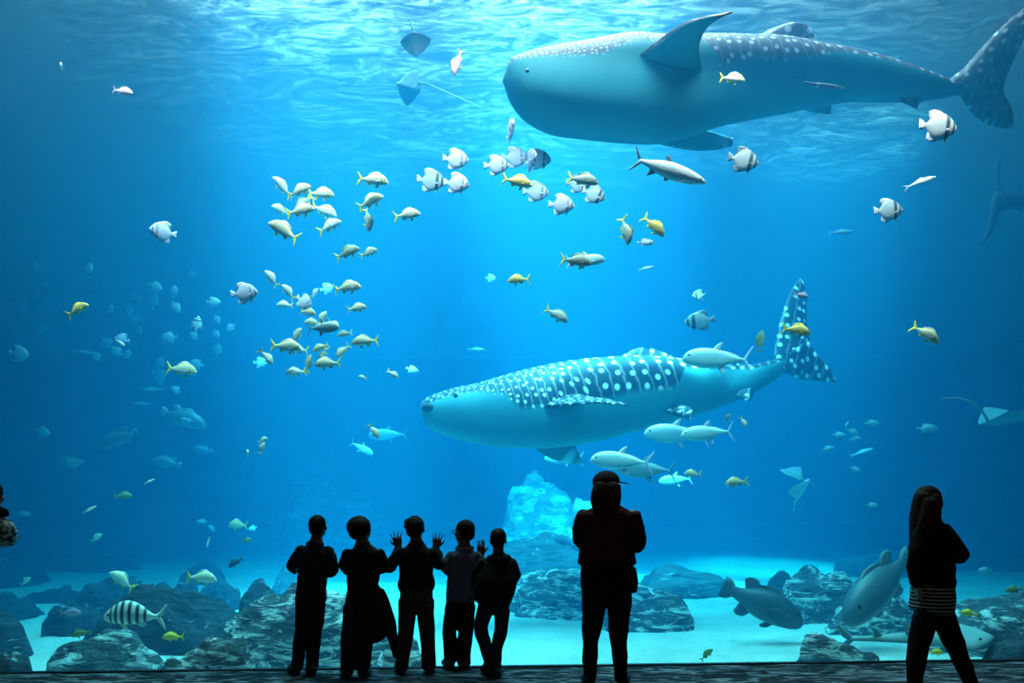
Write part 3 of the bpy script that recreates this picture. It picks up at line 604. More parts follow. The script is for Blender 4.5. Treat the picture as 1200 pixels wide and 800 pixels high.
# ---------------------------------------------------------------- every fish in view: kind, pixel x, y, length, distance, facing, nose-up angle, label
SP = 'silver spadefish in the upper school'
YT = 'yellow-tailed snappers in the middle school'
R_, L_ = 1, -1
fish('spade', 534, 187, 31, 9.2, R_, -6, 'silver spadefish swimming alone just above a pair of spadefish', group=SP)
fish('spadeB', 505, 212, 34, 9.3, R_, -8, 'grey spadefish with dark bars, rear one of the overlapping pair', group=SP)
fish('spade', 535, 215, 31, 9.0, R_, -10, 'lavender spadefish at the front of the overlapping pair', group=SP, bend=1)
fish('spade', 582, 194, 30, 9.1, R_, 2, 'white spadefish directly above the golden fish', group=SP)
fish('spade', 604, 185, 31, 9.7, R_, 4, 'silver spadefish between the white spadefish and the narrow one seen end-on', group=SP, bend=-1)
fish('spade', 622, 188, 32, 9.25, R_, 0, 'narrow spadefish seen almost end-on in the tight cluster', yaw=68, group=SP)
fish('spadeB', 631, 187, 30, 9.9, R_, -4, 'spadefish with dark face bar leading the tight cluster', group=SP)
fish('spade', 598, 153, 32, 9.0, R_, 20, 'pale spadefish seen end-on high above the cluster, near the upper shark snout', yaw=74, group=SP)
fish('spade', 628, 225, 31, 9.6, R_, -3, 'blue-grey spadefish just behind the nose of the golden fish', group=SP)
fish('spade', 658, 240, 31, 8.9, R_, -6, 'bright white spadefish, lowest of the upper school', group=SP, bend=1)
fish('spadeB', 696, 228, 29, 9.3, R_, -22, 'spadefish tilted nose down below the dusky yellow-tailed fish', group=SP)
fish('spade', 677, 216, 28, 9.8, R_, -8, 'spadefish half hidden behind the dusky yellow-tailed fish', group=SP)
fish('spadeD', 871, 188, 37, 8.9, R_, -14, 'dark grey spadefish below the lower fin tip of the upper shark')
fish('spadeB', 1099, 149, 45, 8.6, R_, -8, 'large banded spadefish below the tail of the upper shark')
fish('spadeB', 1041, 247, 34, 8.9, R_, 2, 'banded spadefish in open water beneath the slender pale fish')
fish('spade', 287, 344, 31, 8.9, R_, 6, 'white spadefish swimming alone beside the yellow-tailed school', bend=-1)
fish('spade', 191, 272, 25, 9.0, L_, 4, 'small bright spadefish alone in the dark blue water', yaw=35)
# middle school of yellow-tailed snappers, upper knot
fish('snapW', 331, 219, 21, 9.0, L_, 42, 'pale snapper with head up at the corner of the upper knot', yaw=40, group=YT)
fish('snap', 351, 223, 27, 8.9, R_, 25, 'snapper nosing upward at the top of the upper knot', group=YT, bend=1)
fish('snap', 376, 227, 30, 9.1, R_, -3, 'plump level snapper leading the top of the upper knot', group=YT)
fish('snapD', 357, 237, 24, 9.35, L_, -40, 'dusky snapper diving in the middle of the upper knot', group=YT, yaw=20)
fish('snap', 352, 247, 32, 8.75, R_, 12, 'snapper with raised nose low in the upper knot', group=YT)
fish('snapW', 380, 247, 30, 9.25, R_, -20, 'pale snapper angled nose down beside the upper knot', group=YT, bend=-1)
fish('snapW', 329, 246, 16, 9.3, L_, 12, 'small pale snapper turned end-on at the edge of the upper knot', yaw=45, group=YT)
fish('snap', 333, 271, 39, 8.7, L_, 33, 'snapper facing away from the others with tail hanging low under the upper knot', group=YT, bend=1)
fish('snapW', 386, 265, 28, 9.0, R_, 28, 'pale snapper rising alone below the upper knot', group=YT)
fish('snap', 437, 211, 35, 8.8, R_, -6, 'level snapper swimming alone above two others, highest of the column', group=YT)
fish('snap', 434, 236, 31, 8.9, R_, 27, 'snapper climbing nose up in the middle of the column of three', group=YT)
fish('snapD', 431, 257, 24, 9.0, R_, -78, 'snapper hanging head down at the bottom of the column of three', yaw=30, group=YT)
fish('snapD', 407, 296, 29, 8.9, R_, 25, 'dusky snapper rising beside a smaller pale one', group=YT)
fish('snap', 432, 296, 21, 9.1, R_, 22, 'small pale snapper beside the dusky rising snapper', group=YT)
fish('snap', 477, 252, 30, 8.8, R_, 9, 'snapper swimming alone beyond the column of three', group=YT)
fish('snapW', 318, 326, 19, 9.0, L_, 52, 'tiny pale snapper with head up above the lower knot', yaw=25, group=YT)
fish('snap', 407, 337, 31, 8.8, R_, 8, 'round-backed golden grey snapper above the lower knot', group=YT, bend=1)
fish('snap', 418, 361, 22, 9.0, R_, 10, 'small grey snapper beneath the round-backed one', group=YT)
# lower knot
fish('snapW', 338, 342, 18, 9.1, L_, 50, 'pale snapper nosing up at the top of the lower knot', yaw=25, group=YT)
fish('snapW', 334, 357, 18, 9.3, L_, 5, 'pale lilac snapper at the edge of the lower knot', group=YT)
fish('spade', 356, 354, 22, 9.4, R_, -38, 'lilac spadefish caught among the yellow-tailed snappers', group=YT)
fish('snap', 361, 366, 19, 8.9, R_, -12, 'yellow snapper under the lilac spadefish', group=YT, yaw=15)
fish('snapW', 369, 343, 12, 9.6, R_, 60, 'tiny pale snapper next to the faint round fish', group=YT)
fish('spadeF', 383, 338, 16, 13.5, R_, 15, 'faint blue round fish behind the lower knot', group=YT)
fish('jackD', 378, 384, 38, 8.6, R_, 4, 'large blue-grey jack in the middle of the lower knot', zs=1.2)
fish('snapW', 378, 373, 18, 9.0, R_, 68, 'white snapper standing tail down above the blue-grey jack', group=YT)
fish('snap', 367, 378, 20, 9.4, L_, 8, 'snapper half hidden behind the blue-grey jack', group=YT)
fish('snapW', 391, 379, 14, 9.2, R_, -25, 'small pale snapper by the nose of the blue-grey jack', group=YT)
fish('snap', 348, 394, 20, 9.2, R_, 62, 'snapper standing upright above the long yellow one', group=YT, yaw=20)
fish('snap', 335, 406, 34, 8.8, R_, -4, 'long yellow snapper at the head of the lower knot', group=YT)
fish('snapW', 349, 409, 24, 9.3, L_, 10, 'pale snapper crossing nose to nose with the long yellow one', group=YT)
fish('snapW', 312, 418, 21, 8.9, R_, -48, 'pale snapper diving alone at the edge of the lower knot', group=YT, bend=-1)
fish('spadeF', 305, 425, 16, 14, R_, 0, 'faint round blue fish behind the diving pale snapper', group=YT)
fish('snapD', 404, 391, 17, 9.3, L_, -8, 'dark little snapper behind the blue-grey jack', group=YT)
fish('snap', 428, 400, 30, 8.9, L_, -3, 'long pale green snapper swimming back towards the lower knot', group=YT)
fish('snap', 376, 407, 19, 9.0, L_, -22, 'yellow snapper nosing down under the blue-grey jack', group=YT)
fish('snapD', 379, 416, 19, 9.3, L_, -72, 'snapper hanging head down between two yellow ones', group=YT)
fish('snap', 402, 411, 19, 9.1, L_, -45, 'yellow snapper turning at the tail of the lower knot', group=YT, yaw=15)
fish('snap', 362, 426, 19, 9.0, R_, 76, 'snapper with tail up at the bottom of the lower knot', group=YT, yaw=25)
fish('snap', 384, 426, 29, 8.8, L_, -2, 'level snapper along the bottom of the lower knot', group=YT)
fish('snapW', 347, 436, 20, 8.9, L_, -8, 'stubby pale snapper, lowest of the lower knot', group=YT, yaw=30)
fish('snapW', 425, 442, 9, 9.4, L_, 20, 'tiny white fish just below the lower knot')
fish('snapW', 460, 438, 15, 9.1, R_, -35, 'small snapper with yellow tail up, ahead of the lower shark', bend=1)
fish('spade', 483, 433, 15, 13, R_, -15, 'pale teal oval fish above the snout of the lower shark', zs=.7)
# other bright fish in the middle and on the far side
fish('snapG', 606, 213, 34, 8.6, R_, -12, 'golden orange fish overlapping the silver spadefish school')
fish('snapD', 683, 211, 35, 8.6, R_, -8, 'dusky brown fish with yellow tail overlapping two spadefish')
fish('snapD', 733, 270, 27, 8.8, R_, -74, 'narrow dusky snapper hanging head down beside a yellow diving one', yaw=35)
fish('snapG', 766, 265, 32, 8.7, R_, -42, 'golden brown snapper diving steeply under the tarpon')
fish('snapD', 675, 306, 35, 8.6, R_, -6, 'yellow-grey snapper partly covering a white jack')
fish('jack', 686, 305, 46, 9.0, R_, 4, 'white jack half hidden behind a yellow-grey snapper')
fish('spade', 757, 284, 21, 9.6, R_, 0, 'small flat white fish under the golden diving snapper', zs=.5)
fish('slender', 757, 314, 18, 10.5, R_, 15, 'thin pale fish below the small flat white fish')
fish('snapG', 608, 328, 25, 8.9, L_, -4, 'golden snapper facing the yellow-tailed school, alone in mid water')
fish('snapW', 652, 369, 29, 8.7, R_, -30, 'white snapper with yellow tail diving alone above the lower shark')
fish('snapG', 933, 387, 32, 8.7, R_, -8, 'orange-yellow fish in front of the lower shark tail fin')
fish('purple', 939, 346, 18, 9.0, R_, -12, 'small purple fish near the tip of the lower shark tail fin')
fish('snap', 1085, 391, 34, 8.6, R_, -34, 'yellow-tailed snapper diving alone in deep blue water', bend=1)
fish('snapG', 91, 363, 27, 8.7, R_, 30, 'orange-tailed snapper rising alone in dark blue water')
fish('snap', 213, 433, 34, 9.6, R_, -6, 'long pale snapper with green tail in the dark blue water')
fish('snapW', 438, 505, 19, 9.0, R_, -55, 'white fish diving near the lower shark chin')
fish('snapW', 308, 516, 13, 9.0, R_, 20, 'tiny snapper, upper of two close together', yaw=30)
fish('snap', 307, 525, 13, 9.2, R_, 70, 'tiny yellow snapper, lower of two close together')
fish('snap', 290, 531, 18, 8.9, R_, 10, 'yellow-headed snapper facing the glass head-on', yaw=72)
fish('snap', 863, 565, 25, 9.4, L_, -6, 'pale yellow-tailed snapper alone behind the woman in the cap', bend=1)
fish('snap', 812, 555, 19, 9.8, L_, 4, 'small yellow-tailed snapper trailing the lowest jacks')
fish('snapW', 871, 494, 13, 9.2, R_, -58, 'small white fish diving below the lower shark tail')
fish('snapD', 853, 489, 10, 9.4, R_, 60, 'tiny yellow-brown fish above the tail of the paired jacks')
fish('snap', 858, 92, 28, 8.6, R_, -4, 'pinkish grey fish passing in front of the upper shark flank')
fish('purple', 144, 107, 25, 8.8, R_, -10, 'purple fish swimming alone under the surface ripples')
fish('snapW', 72, 78, 14, 8.8, R_, 0, 'small pale fish turned away in the dark upper corner', yaw=70)
fish('purple', 536, 73, 32, 8.8, L_, -72, 'purple-brown fish hanging head down near the upper shark snout')
fish('slender', 1079, 213, 38, 9.0, R_, 20, 'slender pale fish arching above the banded spadefish', bend=1)
fish('tarpon', 784, 199, 92, 8.5, R_, -17, 'long silver tarpon with dark forked tail under the upper shark')
JK = 'jacks swimming beside and under the lower shark'
fish('jack', 841, 420, 82, 10.6, L_, 2, 'white-backed jack swimming along the back of the lower shark', group=JK)
fish('jack', 729, 540, 74, 10.2, L_, 4, 'bright jack above the head of the woman in the cap', group=JK)
fish('jackD', 757, 550, 72, 10.9, L_, 3, 'shadowy jack overlapping the bright jack near the cap', group=JK)
fish('jack', 793, 508, 76, 11.2, L_, 2, 'large pale jack, rear one of the pair under the lower shark belly', group=JK)
fish('jack', 829, 507, 62, 10.6, L_, -4, 'jack with lunate tail spread, front one of the pair under the shark', group=JK)
fish('jackD', 661, 537, 46, 15.2, L_, 2, 'dark jack alone under the belly fin of the lower shark', group=JK)
fish('jack', 792, 562, 40, 14.5, L_, -4, 'faint jack below the shadowy jack', group=JK)
fish('spadeD', 820, 376, 37, 11.5, L_, -8, 'teal grey spadefish above the white-backed jack', zs=.75)
fish('spadeD', 819, 346, 16, 12, L_, -5, 'small teal fish above the teal grey spadefish')
fish('olive', 891, 400, 20, 10, R_, 80, 'dark narrow fish standing upright beside the shark tail', yaw=40)
fish('slenderF', 985, 272, 30, 14, R_, 4, 'faint slender fish in mid water under the banded spadefish')
fish('spadeF', 575, 326, 12, 14, R_, 0, 'faint pale dot-like fish beside the golden snapper')
fish('slenderF', 558, 409, 20, 17, R_, 0, 'faint slender fish high above the lower shark head')
# far shadows
FAR = 'faint distant fish in the blue haze'
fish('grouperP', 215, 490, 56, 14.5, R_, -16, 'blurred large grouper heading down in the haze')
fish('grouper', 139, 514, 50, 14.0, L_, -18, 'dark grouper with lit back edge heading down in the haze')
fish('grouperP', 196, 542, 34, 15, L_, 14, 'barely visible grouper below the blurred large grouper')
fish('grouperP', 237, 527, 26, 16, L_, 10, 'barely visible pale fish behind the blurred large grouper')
fish('jackD', 424, 525, 30, 15, R_, -28, 'dark small shark-shaped fish over the lit far mound')
fish('jackD', 455, 509, 46, 16, L_, 0, 'dark long fish behind the white diving fish')
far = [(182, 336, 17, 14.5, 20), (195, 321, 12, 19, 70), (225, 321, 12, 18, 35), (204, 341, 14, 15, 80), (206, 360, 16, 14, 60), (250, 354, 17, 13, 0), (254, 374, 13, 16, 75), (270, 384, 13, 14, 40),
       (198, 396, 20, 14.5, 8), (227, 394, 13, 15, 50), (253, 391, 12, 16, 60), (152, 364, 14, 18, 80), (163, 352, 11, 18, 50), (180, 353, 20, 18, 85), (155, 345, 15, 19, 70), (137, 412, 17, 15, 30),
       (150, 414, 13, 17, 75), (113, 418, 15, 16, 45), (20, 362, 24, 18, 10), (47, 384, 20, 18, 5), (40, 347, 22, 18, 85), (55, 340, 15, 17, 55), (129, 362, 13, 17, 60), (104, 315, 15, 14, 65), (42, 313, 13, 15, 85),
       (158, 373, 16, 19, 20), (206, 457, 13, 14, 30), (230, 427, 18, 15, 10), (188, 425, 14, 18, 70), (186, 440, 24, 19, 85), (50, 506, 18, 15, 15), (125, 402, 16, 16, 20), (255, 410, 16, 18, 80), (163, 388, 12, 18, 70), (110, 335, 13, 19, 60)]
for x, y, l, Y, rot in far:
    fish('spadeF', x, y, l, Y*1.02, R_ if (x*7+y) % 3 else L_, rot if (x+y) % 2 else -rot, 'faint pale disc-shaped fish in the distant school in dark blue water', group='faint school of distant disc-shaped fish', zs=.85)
fish('spadeD', 231, 380, 20, 12, R_, 80, 'dark striped disc fish inside the faint distant school', zs=.8)
fish('spadeF', 22, 415, 24, 13, R_, -8, 'pale teal round fish alone in the darkest blue water')
fish('spade', 143, 398, 18, 12, L_, 12, 'brighter teal round fish touching a thin white one')
fish('slender', 141, 401, 13, 9.5, R_, -35, 'thin white fish in front of a teal round one')
fish('slenderF', 96, 412, 24, 16, R_, -6, 'faint slender fish near the distant school')
fish('slenderF', 180, 456, 26, 17, L_, 0, 'faint slender fish above the blurred large grouper')
fish('slenderF', 168, 473, 22, 18, L_, 2, 'very faint slender fish close above the blurred large grouper')
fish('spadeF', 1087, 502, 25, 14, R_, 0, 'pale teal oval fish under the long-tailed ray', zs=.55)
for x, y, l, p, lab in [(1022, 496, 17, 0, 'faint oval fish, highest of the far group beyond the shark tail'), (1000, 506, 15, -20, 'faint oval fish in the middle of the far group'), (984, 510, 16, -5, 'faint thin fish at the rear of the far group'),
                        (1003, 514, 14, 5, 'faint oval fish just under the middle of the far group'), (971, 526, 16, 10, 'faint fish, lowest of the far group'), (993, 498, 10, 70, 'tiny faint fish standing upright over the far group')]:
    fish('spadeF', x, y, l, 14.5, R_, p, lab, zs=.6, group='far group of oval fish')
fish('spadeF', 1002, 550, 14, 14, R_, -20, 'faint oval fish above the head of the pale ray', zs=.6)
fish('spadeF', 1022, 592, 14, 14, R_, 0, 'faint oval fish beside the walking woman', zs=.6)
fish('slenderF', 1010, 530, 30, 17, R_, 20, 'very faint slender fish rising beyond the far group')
fish('slender', 105, 597, 19, 9.5, R_, 28, 'slender pale fish rising near the sand')
fish('slender', 175, 564, 14, 9.7, R_, 25, 'slender teal fish rising in mid water')
fish('olive', 144, 581, 22, 10.5, R_, 4, 'dim olive fish under the slender teal fish')
fish('snap', 113, 630, 15, 12.5, R_, 38, 'small greenish fish rising above the far sand')
fish('spadeF', 28, 602, 17, 15, R_, -6, 'faint fish next to the person at the edge', zs=.5)
fish('spadeF', 237, 611, 13, 15, L_, 0, 'faint pale oval fish over the far sand', zs=.6)
fish('spadeF', 248, 619, 11, 16, L_, 40, 'tiny faint fish under the pale oval one', zs=.6)
fish('snap', 279, 615, 21, 11.5, L_, 4, 'greenish square-bodied snapper above the far sand', zs=1.2)
fish('spadeF', 296, 619, 11, 15, L_, -20, 'tiny faint fish behind the greenish snapper', zs=.7)
fish('olive', 289, 633, 14, 11, R_, 12, 'olive brown fish under the greenish snapper')
fish('slender', 244, 635, 14, 10.5, L_, -72, 'pale blue fish diving over the far sand')
fish('darkfish', 276, 659, 20, 10, L_, -32, 'almost black fish nosing down over the bright far sand')
fish('snapW', 143, 680, 28, 9.0, L_, 42, 'cream yellow fish with head up above the striped fish', yaw=25)
fish('snapW', 236, 677, 34, 9.0, R_, -4, 'white fish gliding over the dark boulder')
fish('striped', 158, 722, 74, 8.35, L_, 2, 'large fish with bold dark and pale stripes in front of the boulder')
fish('yellow', 203, 746, 26, 8.3, L_, 0, 'small bright yellow fish under the tail of the striped fish')
fish('olive', 95, 742, 24, 8.55, L_, -14, 'greenish yellow fish lying low over the rock under the striped fish')
fish('purple', 82, 718, 26, 9.45, R_, 4, 'purple-brown fish resting on the rock ledge beside the sand patch')
fish('snap', 30, 681, 14, 12.5, R_, 40, 'small pale fish rising over the far rocks')
fish('yellow', 1136, 719, 22, 8.6, L_, 12, 'dull yellow fish behind the walking woman')
fish('yellow', 1096, 764, 20, 8.4, R_, -4, 'yellow fish low behind the knees of the walking woman')
fish('olive', 1189, 691, 22, 9.0, L_, -4, 'olive fish over the sand near the edge of the window')
fish('spadeF', 1154, 668, 16, 13, L_, 0, 'faint pale fish above the far sand beyond the walking woman', zs=.6)
fish('olive', 828, 767, 20, 8.6, R_, 45, 'small greenish fish nibbling at the bright sand')
fish('grouper', 893, 708, 105, 10.6, R_, -24, 'big dark grouper with rounded tail drifting over the bright sand')
fish('grouperP', 1030, 688, 118, 10.2, L_, -30, 'huge pale grouper facing the glass beside the walking woman', yaw=30)
# ---------------------------------------------------------------- rays
m_ray = plain('ray_skin', (0.62, 0.70, 0.72), 0.6, 0.2, 0.2, 3.0)
m_rayd = plain('dark_ray_skin', (0.06, 0.08, 0.10), 0.6, 0.2, 0.2, 3.0)
m_raym = plain('dim_ray_skin', (0.20, 0.24, 0.26), 0.6, 0.2, 0.2, 3.0)
m_rayp = plain('pink_ray_belly', (0.80, 0.72, 0.74), 0.6, 0.2, 0.1, 3.0)
def ray(name, px, py, wpx, Y, heading, roll, pitch, label, mat, tail=1.6, wing=1.0, tailpts=None):
    """flat winged body: span 1 across y, snout at +x, with a whip tail"""
    sk = Skin(); n, k = 25, 13; rows = []
    for i in range(n):
        s = -1+2*i/(n-1); a = abs(s)
        xf = 0.36-0.32*a**1.25*wing-0.10*a**6; xb = -0.30+0.22*a**1.4-0.02
        if a < 0.16: xf += 0.05*math.cos(a/0.16*PI/2)
        row_t, row_b = [], []
        for j in range(k):
            t = j/(k-1); x = lerp(xf, xb, t)
            th = 0.085*math.exp(-(s/0.28)**2)*(4*t*(1-t))**0.7+0.010*(1-a)*(4*t*(1-t))**0.5+0.001
            z0 = 0.16*a**1.6
            row_t.append(sk.vert((x, s*0.5, z0+th))); row_b.append(sk.vert((x, s*0.5, z0-th*0.55)))
        rows.append((row_t, row_b))
    for (t0, b0), (t1, b1) in zip(rows, rows[1:]):
        for j in range(k-1):
            sk.face((t0[j], t0[j+1], t1[j+1], t1[j])); sk.face((b0[j+1], b0[j], b1[j], b1[j+1]))
        sk.face((t0[0], t1[0], b1[0], b0[0])); sk.face((t0[-1], b0[-1], b1[-1], t1[-1]))
    for t, b in (rows[0], rows[-1]): sk.face(t+list(reversed(b)))
    W_ = wpx*Y/F
    M = Matrix.Translation(P(px, py, Y)) @ Matrix.Rotation(math.radians(heading), 4, 'Z') @ Matrix.Rotation(-math.radians(pitch), 4, 'Y') @ Matrix.Rotation(math.radians(roll), 4, 'X') @ Matrix.Scale(W_, 4)
    Mi = M.inverted()
    tp = [Vector((-0.28, 0, 0.02)), Vector((-0.28-tail*.4, 0.03, 0.04)), Vector((-0.28-tail*.75, 0.08, 0.02)), Vector((-0.28-tail, 0.1, -0.03))] if tailpts is None else [Mi @ P(*q) for q in tailpts]
    c = catmull(tp, 24); prev = None
    for i, p in enumerate(c):
        d = (c[min(i+1, 23)]-c[max(i-1, 0)]).normalized(); u = d.orthogonal().normalized(); v = d.cross(u)
        r = lerp(0.022, 0.008, i/23)
        ring = [sk.vert(p+(u*math.cos(q*PI/3)+v*math.sin(q*PI/3))*r) for q in range(6)]
        if prev:
            for q in range(6): sk.face((prev[q], prev[(q+1) % 6], ring[(q+1) % 6], ring[q]))
        else: sk.face(ring)
        prev = ring
    sk.face(prev)
    o = link(name, sk.mesh(name), [mat]); o.matrix_world = M
    return tag(o, label, 'ray')
ray('stingray', 486, 51, 38, 9.3, 80, 0, -62, 'pale pink ray seen from below right under the surface', m_rayp, 0.4)
ray('stingray', 480, 103, 40, 11.5, 200, 60, 10, 'dark ray with raised wing and long straight pale tail', m_rayd, tailpts=[(484, 104, 11.5), (496, 97, 11.5), (530, 111, 11.3), (567, 127, 11.0)])
ray('stingray', 941, 574, 40, 13.5, 300, 12, 55, 'bright pale ray tilted to show its back, lower of two', m_ray, 0.5)
ray('stingray', 929, 557, 40, 14.5, 160, -20, 25, 'dimmer pale ray just above another ray', m_raym, 0.5)
ray('stingray', 81, 542, 32, 13.0, 265, 0, 38, 'pale dome-shaped ray gliding in dark blue water', m_raym, 0.4)
ray('stingray', 1178, 492, 90, 13.0, -15, 8, 8, 'wide faint ray with a long curved whip tail at the edge', m_raym, tailpts=[(1158, 496, 13.0), (1155, 488, 12.8), (1144, 475, 12.6), (1125, 467, 12.4), (1103, 467, 12.2)])
# the far shark whose tail hangs in the haze
def tail_far():
    sk = Skin(); Y = 13.5
    fin(sk, pts([(1186, 234, Y), (1172, 226, Y), (1166, 212, Y), (1166, 196, Y), (1173, 181, Y)], Y), pts([(1190, 242, Y), (1177, 232, Y), (1172, 216, Y), (1172, 198, Y), (1174, 182, Y)], Y), 0.07, 12, 6)
    fin(sk, pts([(1186, 228, Y), (1166, 224, Y), (1160, 245, Y), (1157, 265, Y), (1149, 289, Y)], Y), pts([(1190, 244, Y), (1172, 248, Y), (1167, 262, Y), (1160, 276, Y), (1150, 289, Y)], Y), 0.07, 12, 6)
    n, m = 30, 18; rings = []
    for i in range(n):
        t = i/(n-1); px = lerp(1176, 1330, t); hh = lerp(5, 34, t**.8) if t < .8 else lerp(32, 14, ((t-.8)/.2)**2)
        c = P(px, 236+6*t, Y+t*1.5); h = hh*Y/F; rings.append([sk.vert(c+Vector((0, h*.9*math.sin(2*PI*j/m), h*math.cos(2*PI*j/m)))) for j in range(m)])
    for r0, r1 in zip(rings, rings[1:]):
        for j in range(m): sk.face((r0[j], r0[(j+1) % m], r1[(j+1) % m], r1[j]))
    sk.face(rings[0]); sk.face(rings[-1])
    return tag(link('shark', sk.mesh('shark'), [m_rayd]), 'dim shark mostly out of view, its dark tail fin hanging at the edge', 'shark')
tail_far()
def guitarfish():
    """pale flat-headed shark-like ray lying over the rocks"""
    Y = 9.15; sk = Skin(); n, m = 44, 20; rings = []
    top = [(-.62, .02), (-.4, .03), (-.15, .05), (.05, .075), (.2, .08), (.36, .06), (.47, .03), (.5, .01)]
    wid = [(-.62, .015), (-.4, .03), (-.15, .06), (.05, .10), (.18, .17), (.30, .18), (.42, .10), (.5, .01)]
    for i in range(n):
        x = lerp(-.62, .5, i/(n-1)); h, w = pl(top, x), pl(wid, x)
        rings.append([sk.vert((x, w*math.sin(2*PI*j/m), h*(math.cos(2*PI*j/m) if math.cos(2*PI*j/m) > 0 else .45*math.cos(2*PI*j/m)))) for j in range(m)])
    for r0, r1 in zip(rings, rings[1:]):
        for j in range(m): sk.face((r0[j], r0[(j+1) % m], r1[(j+1) % m], r1[j]))
    sk.face(rings[0]); sk.face(rings[-1])
    fin(sk, V3([(-.08, .05), (-.14, .12), (-.18, .17)]), V3([(-.17, .04), (-.18, .08), (-.2, .16)]), .012, 8, 4)
    fin(sk, V3([(-.34, .03), (-.39, .09), (-.42, .12)]), V3([(-.42, .02), (-.42, .06), (-.44, .115)]), .010, 8, 4)
    fin(sk, V3([(-.56, .01), (-.64, .09), (-.70, .15)]), V3([(-.62, 0), (-.66, .03), (-.71, .13)]), .010, 8, 4)
    fin(sk, V3([(-.56, -.01), (-.62, -.07), (-.66, -.10)]), V3([(-.62, 0), (-.64, -.02), (-.67, -.08)]), .010, 8, 4)
    o = link('guitarfish', sk.mesh('guitarfish'), [plain('guitarfish_skin', (0.22, 0.30, 0.30), 0.6, 0.2, 0.2, 4.0)])
    L = 135*Y/F
    o.matrix_world = Matrix.Translation(P(1087, 748, Y)) @ Matrix.Rotation(math.radians(-8), 4, 'Z') @ Matrix.Rotation(math.radians(-2), 4, 'Y') @ Matrix.Rotation(math.radians(24), 4, 'X') @ Matrix.Scale(L*1.08, 4)
    tag(o, 'pale long flat-headed guitarfish resting low behind the walking woman', 'guitarfish')
    ball('eye', Vector((.36, -.085, .045)), .012, M_eye, o)
guitarfish()
# ---------------------------------------------------------------- rocks
def mat_rock(name, base, dark, pale, amt, scl=1.0):
    m, nt, out = newmat(name)
    geo = N(nt, 'ShaderNodeNewGeometry')
    mp = N(nt, 'ShaderNodeMapping'); mp.inputs['Rotation'].default_value = (0.0, -0.22, 0.3); mp.inputs['Scale'].default_value = (0.75*scl, 0.8*scl, 2.4*scl)
    nt.links.new(geo.outputs['Position'], mp.inputs[0])
    n1 = N(nt, 'ShaderNodeTexNoise'); setin(n1, Scale=3.2, Detail=9.0, Roughness=0.68, Distortion=1.2); nt.links.new(mp.outputs[0], n1.inputs['Vector'])
    r1 = ramp(nt, [(0.3, dark), (0.6, base)]); nt.links.new(n1.outputs['Fac'], r1.inputs[0])
    n2 = N(nt, 'ShaderNodeTexNoise'); setin(n2, Scale=3.0, Detail=13.0, Roughness=0.78, Distortion=1.2)
    mp2 = N(nt, 'ShaderNodeMapping'); mp2.inputs['Location'].default_value = (3.1, 7.7, 1.3); nt.links.new(mp.outputs[0], mp2.inputs[0]); nt.links.new(mp2.outputs[0], n2.inputs['Vector'])
    r2 = ramp(nt, [(0.60-amt*.09, g(0)), (0.64-amt*.09, g(.6)), (0.70-amt*.09, g(1))]); nt.links.new(n2.outputs['Fac'], r2.inputs[0])
    mx = N(nt, 'ShaderNodeMix', data_type='RGBA'); mx.inputs[7].default_value = (*pale, 1)
    nt.links.new(r2.outputs[0], mx.inputs[0]); nt.links.new(r1.outputs[0], mx.inputs[6])
    b = N(nt, 'ShaderNodeBsdfPrincipled'); setin(b, Roughness=0.9); b.inputs['Specular IOR Level'].default_value = 0.1
    nt.links.new(mx.outputs[2], b.inputs['Base Color'])
    bp = N(nt, 'ShaderNodeBump'); setin(bp, Strength=1.0, Distance=0.14); nt.links.new(n1.outputs['Fac'], bp.inputs['Height']); nt.links.new(bp.outputs[0], b.inputs['Normal'])
    nt.links.new(b.outputs[0], out.inputs[0])
    return m
M_rock = mat_rock('crusted_rock', (0.11, 0.125, 0.14), (0.03, 0.036, 0.045), (0.85, 0.85, 0.82), 1.0)
M_rockd = mat_rock('dark_rock', (0.06, 0.075, 0.09), (0.022, 0.028, 0.036), (0.55, 0.56, 0.55), 0.1)
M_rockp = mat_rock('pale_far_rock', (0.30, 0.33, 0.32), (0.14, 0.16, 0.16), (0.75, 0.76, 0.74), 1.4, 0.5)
M_rockm = mat_rock('mid_far_rock', (0.22, 0.24, 0.24), (0.10, 0.11, 0.12), (0.6, 0.62, 0.6), 1.0, 0.5)
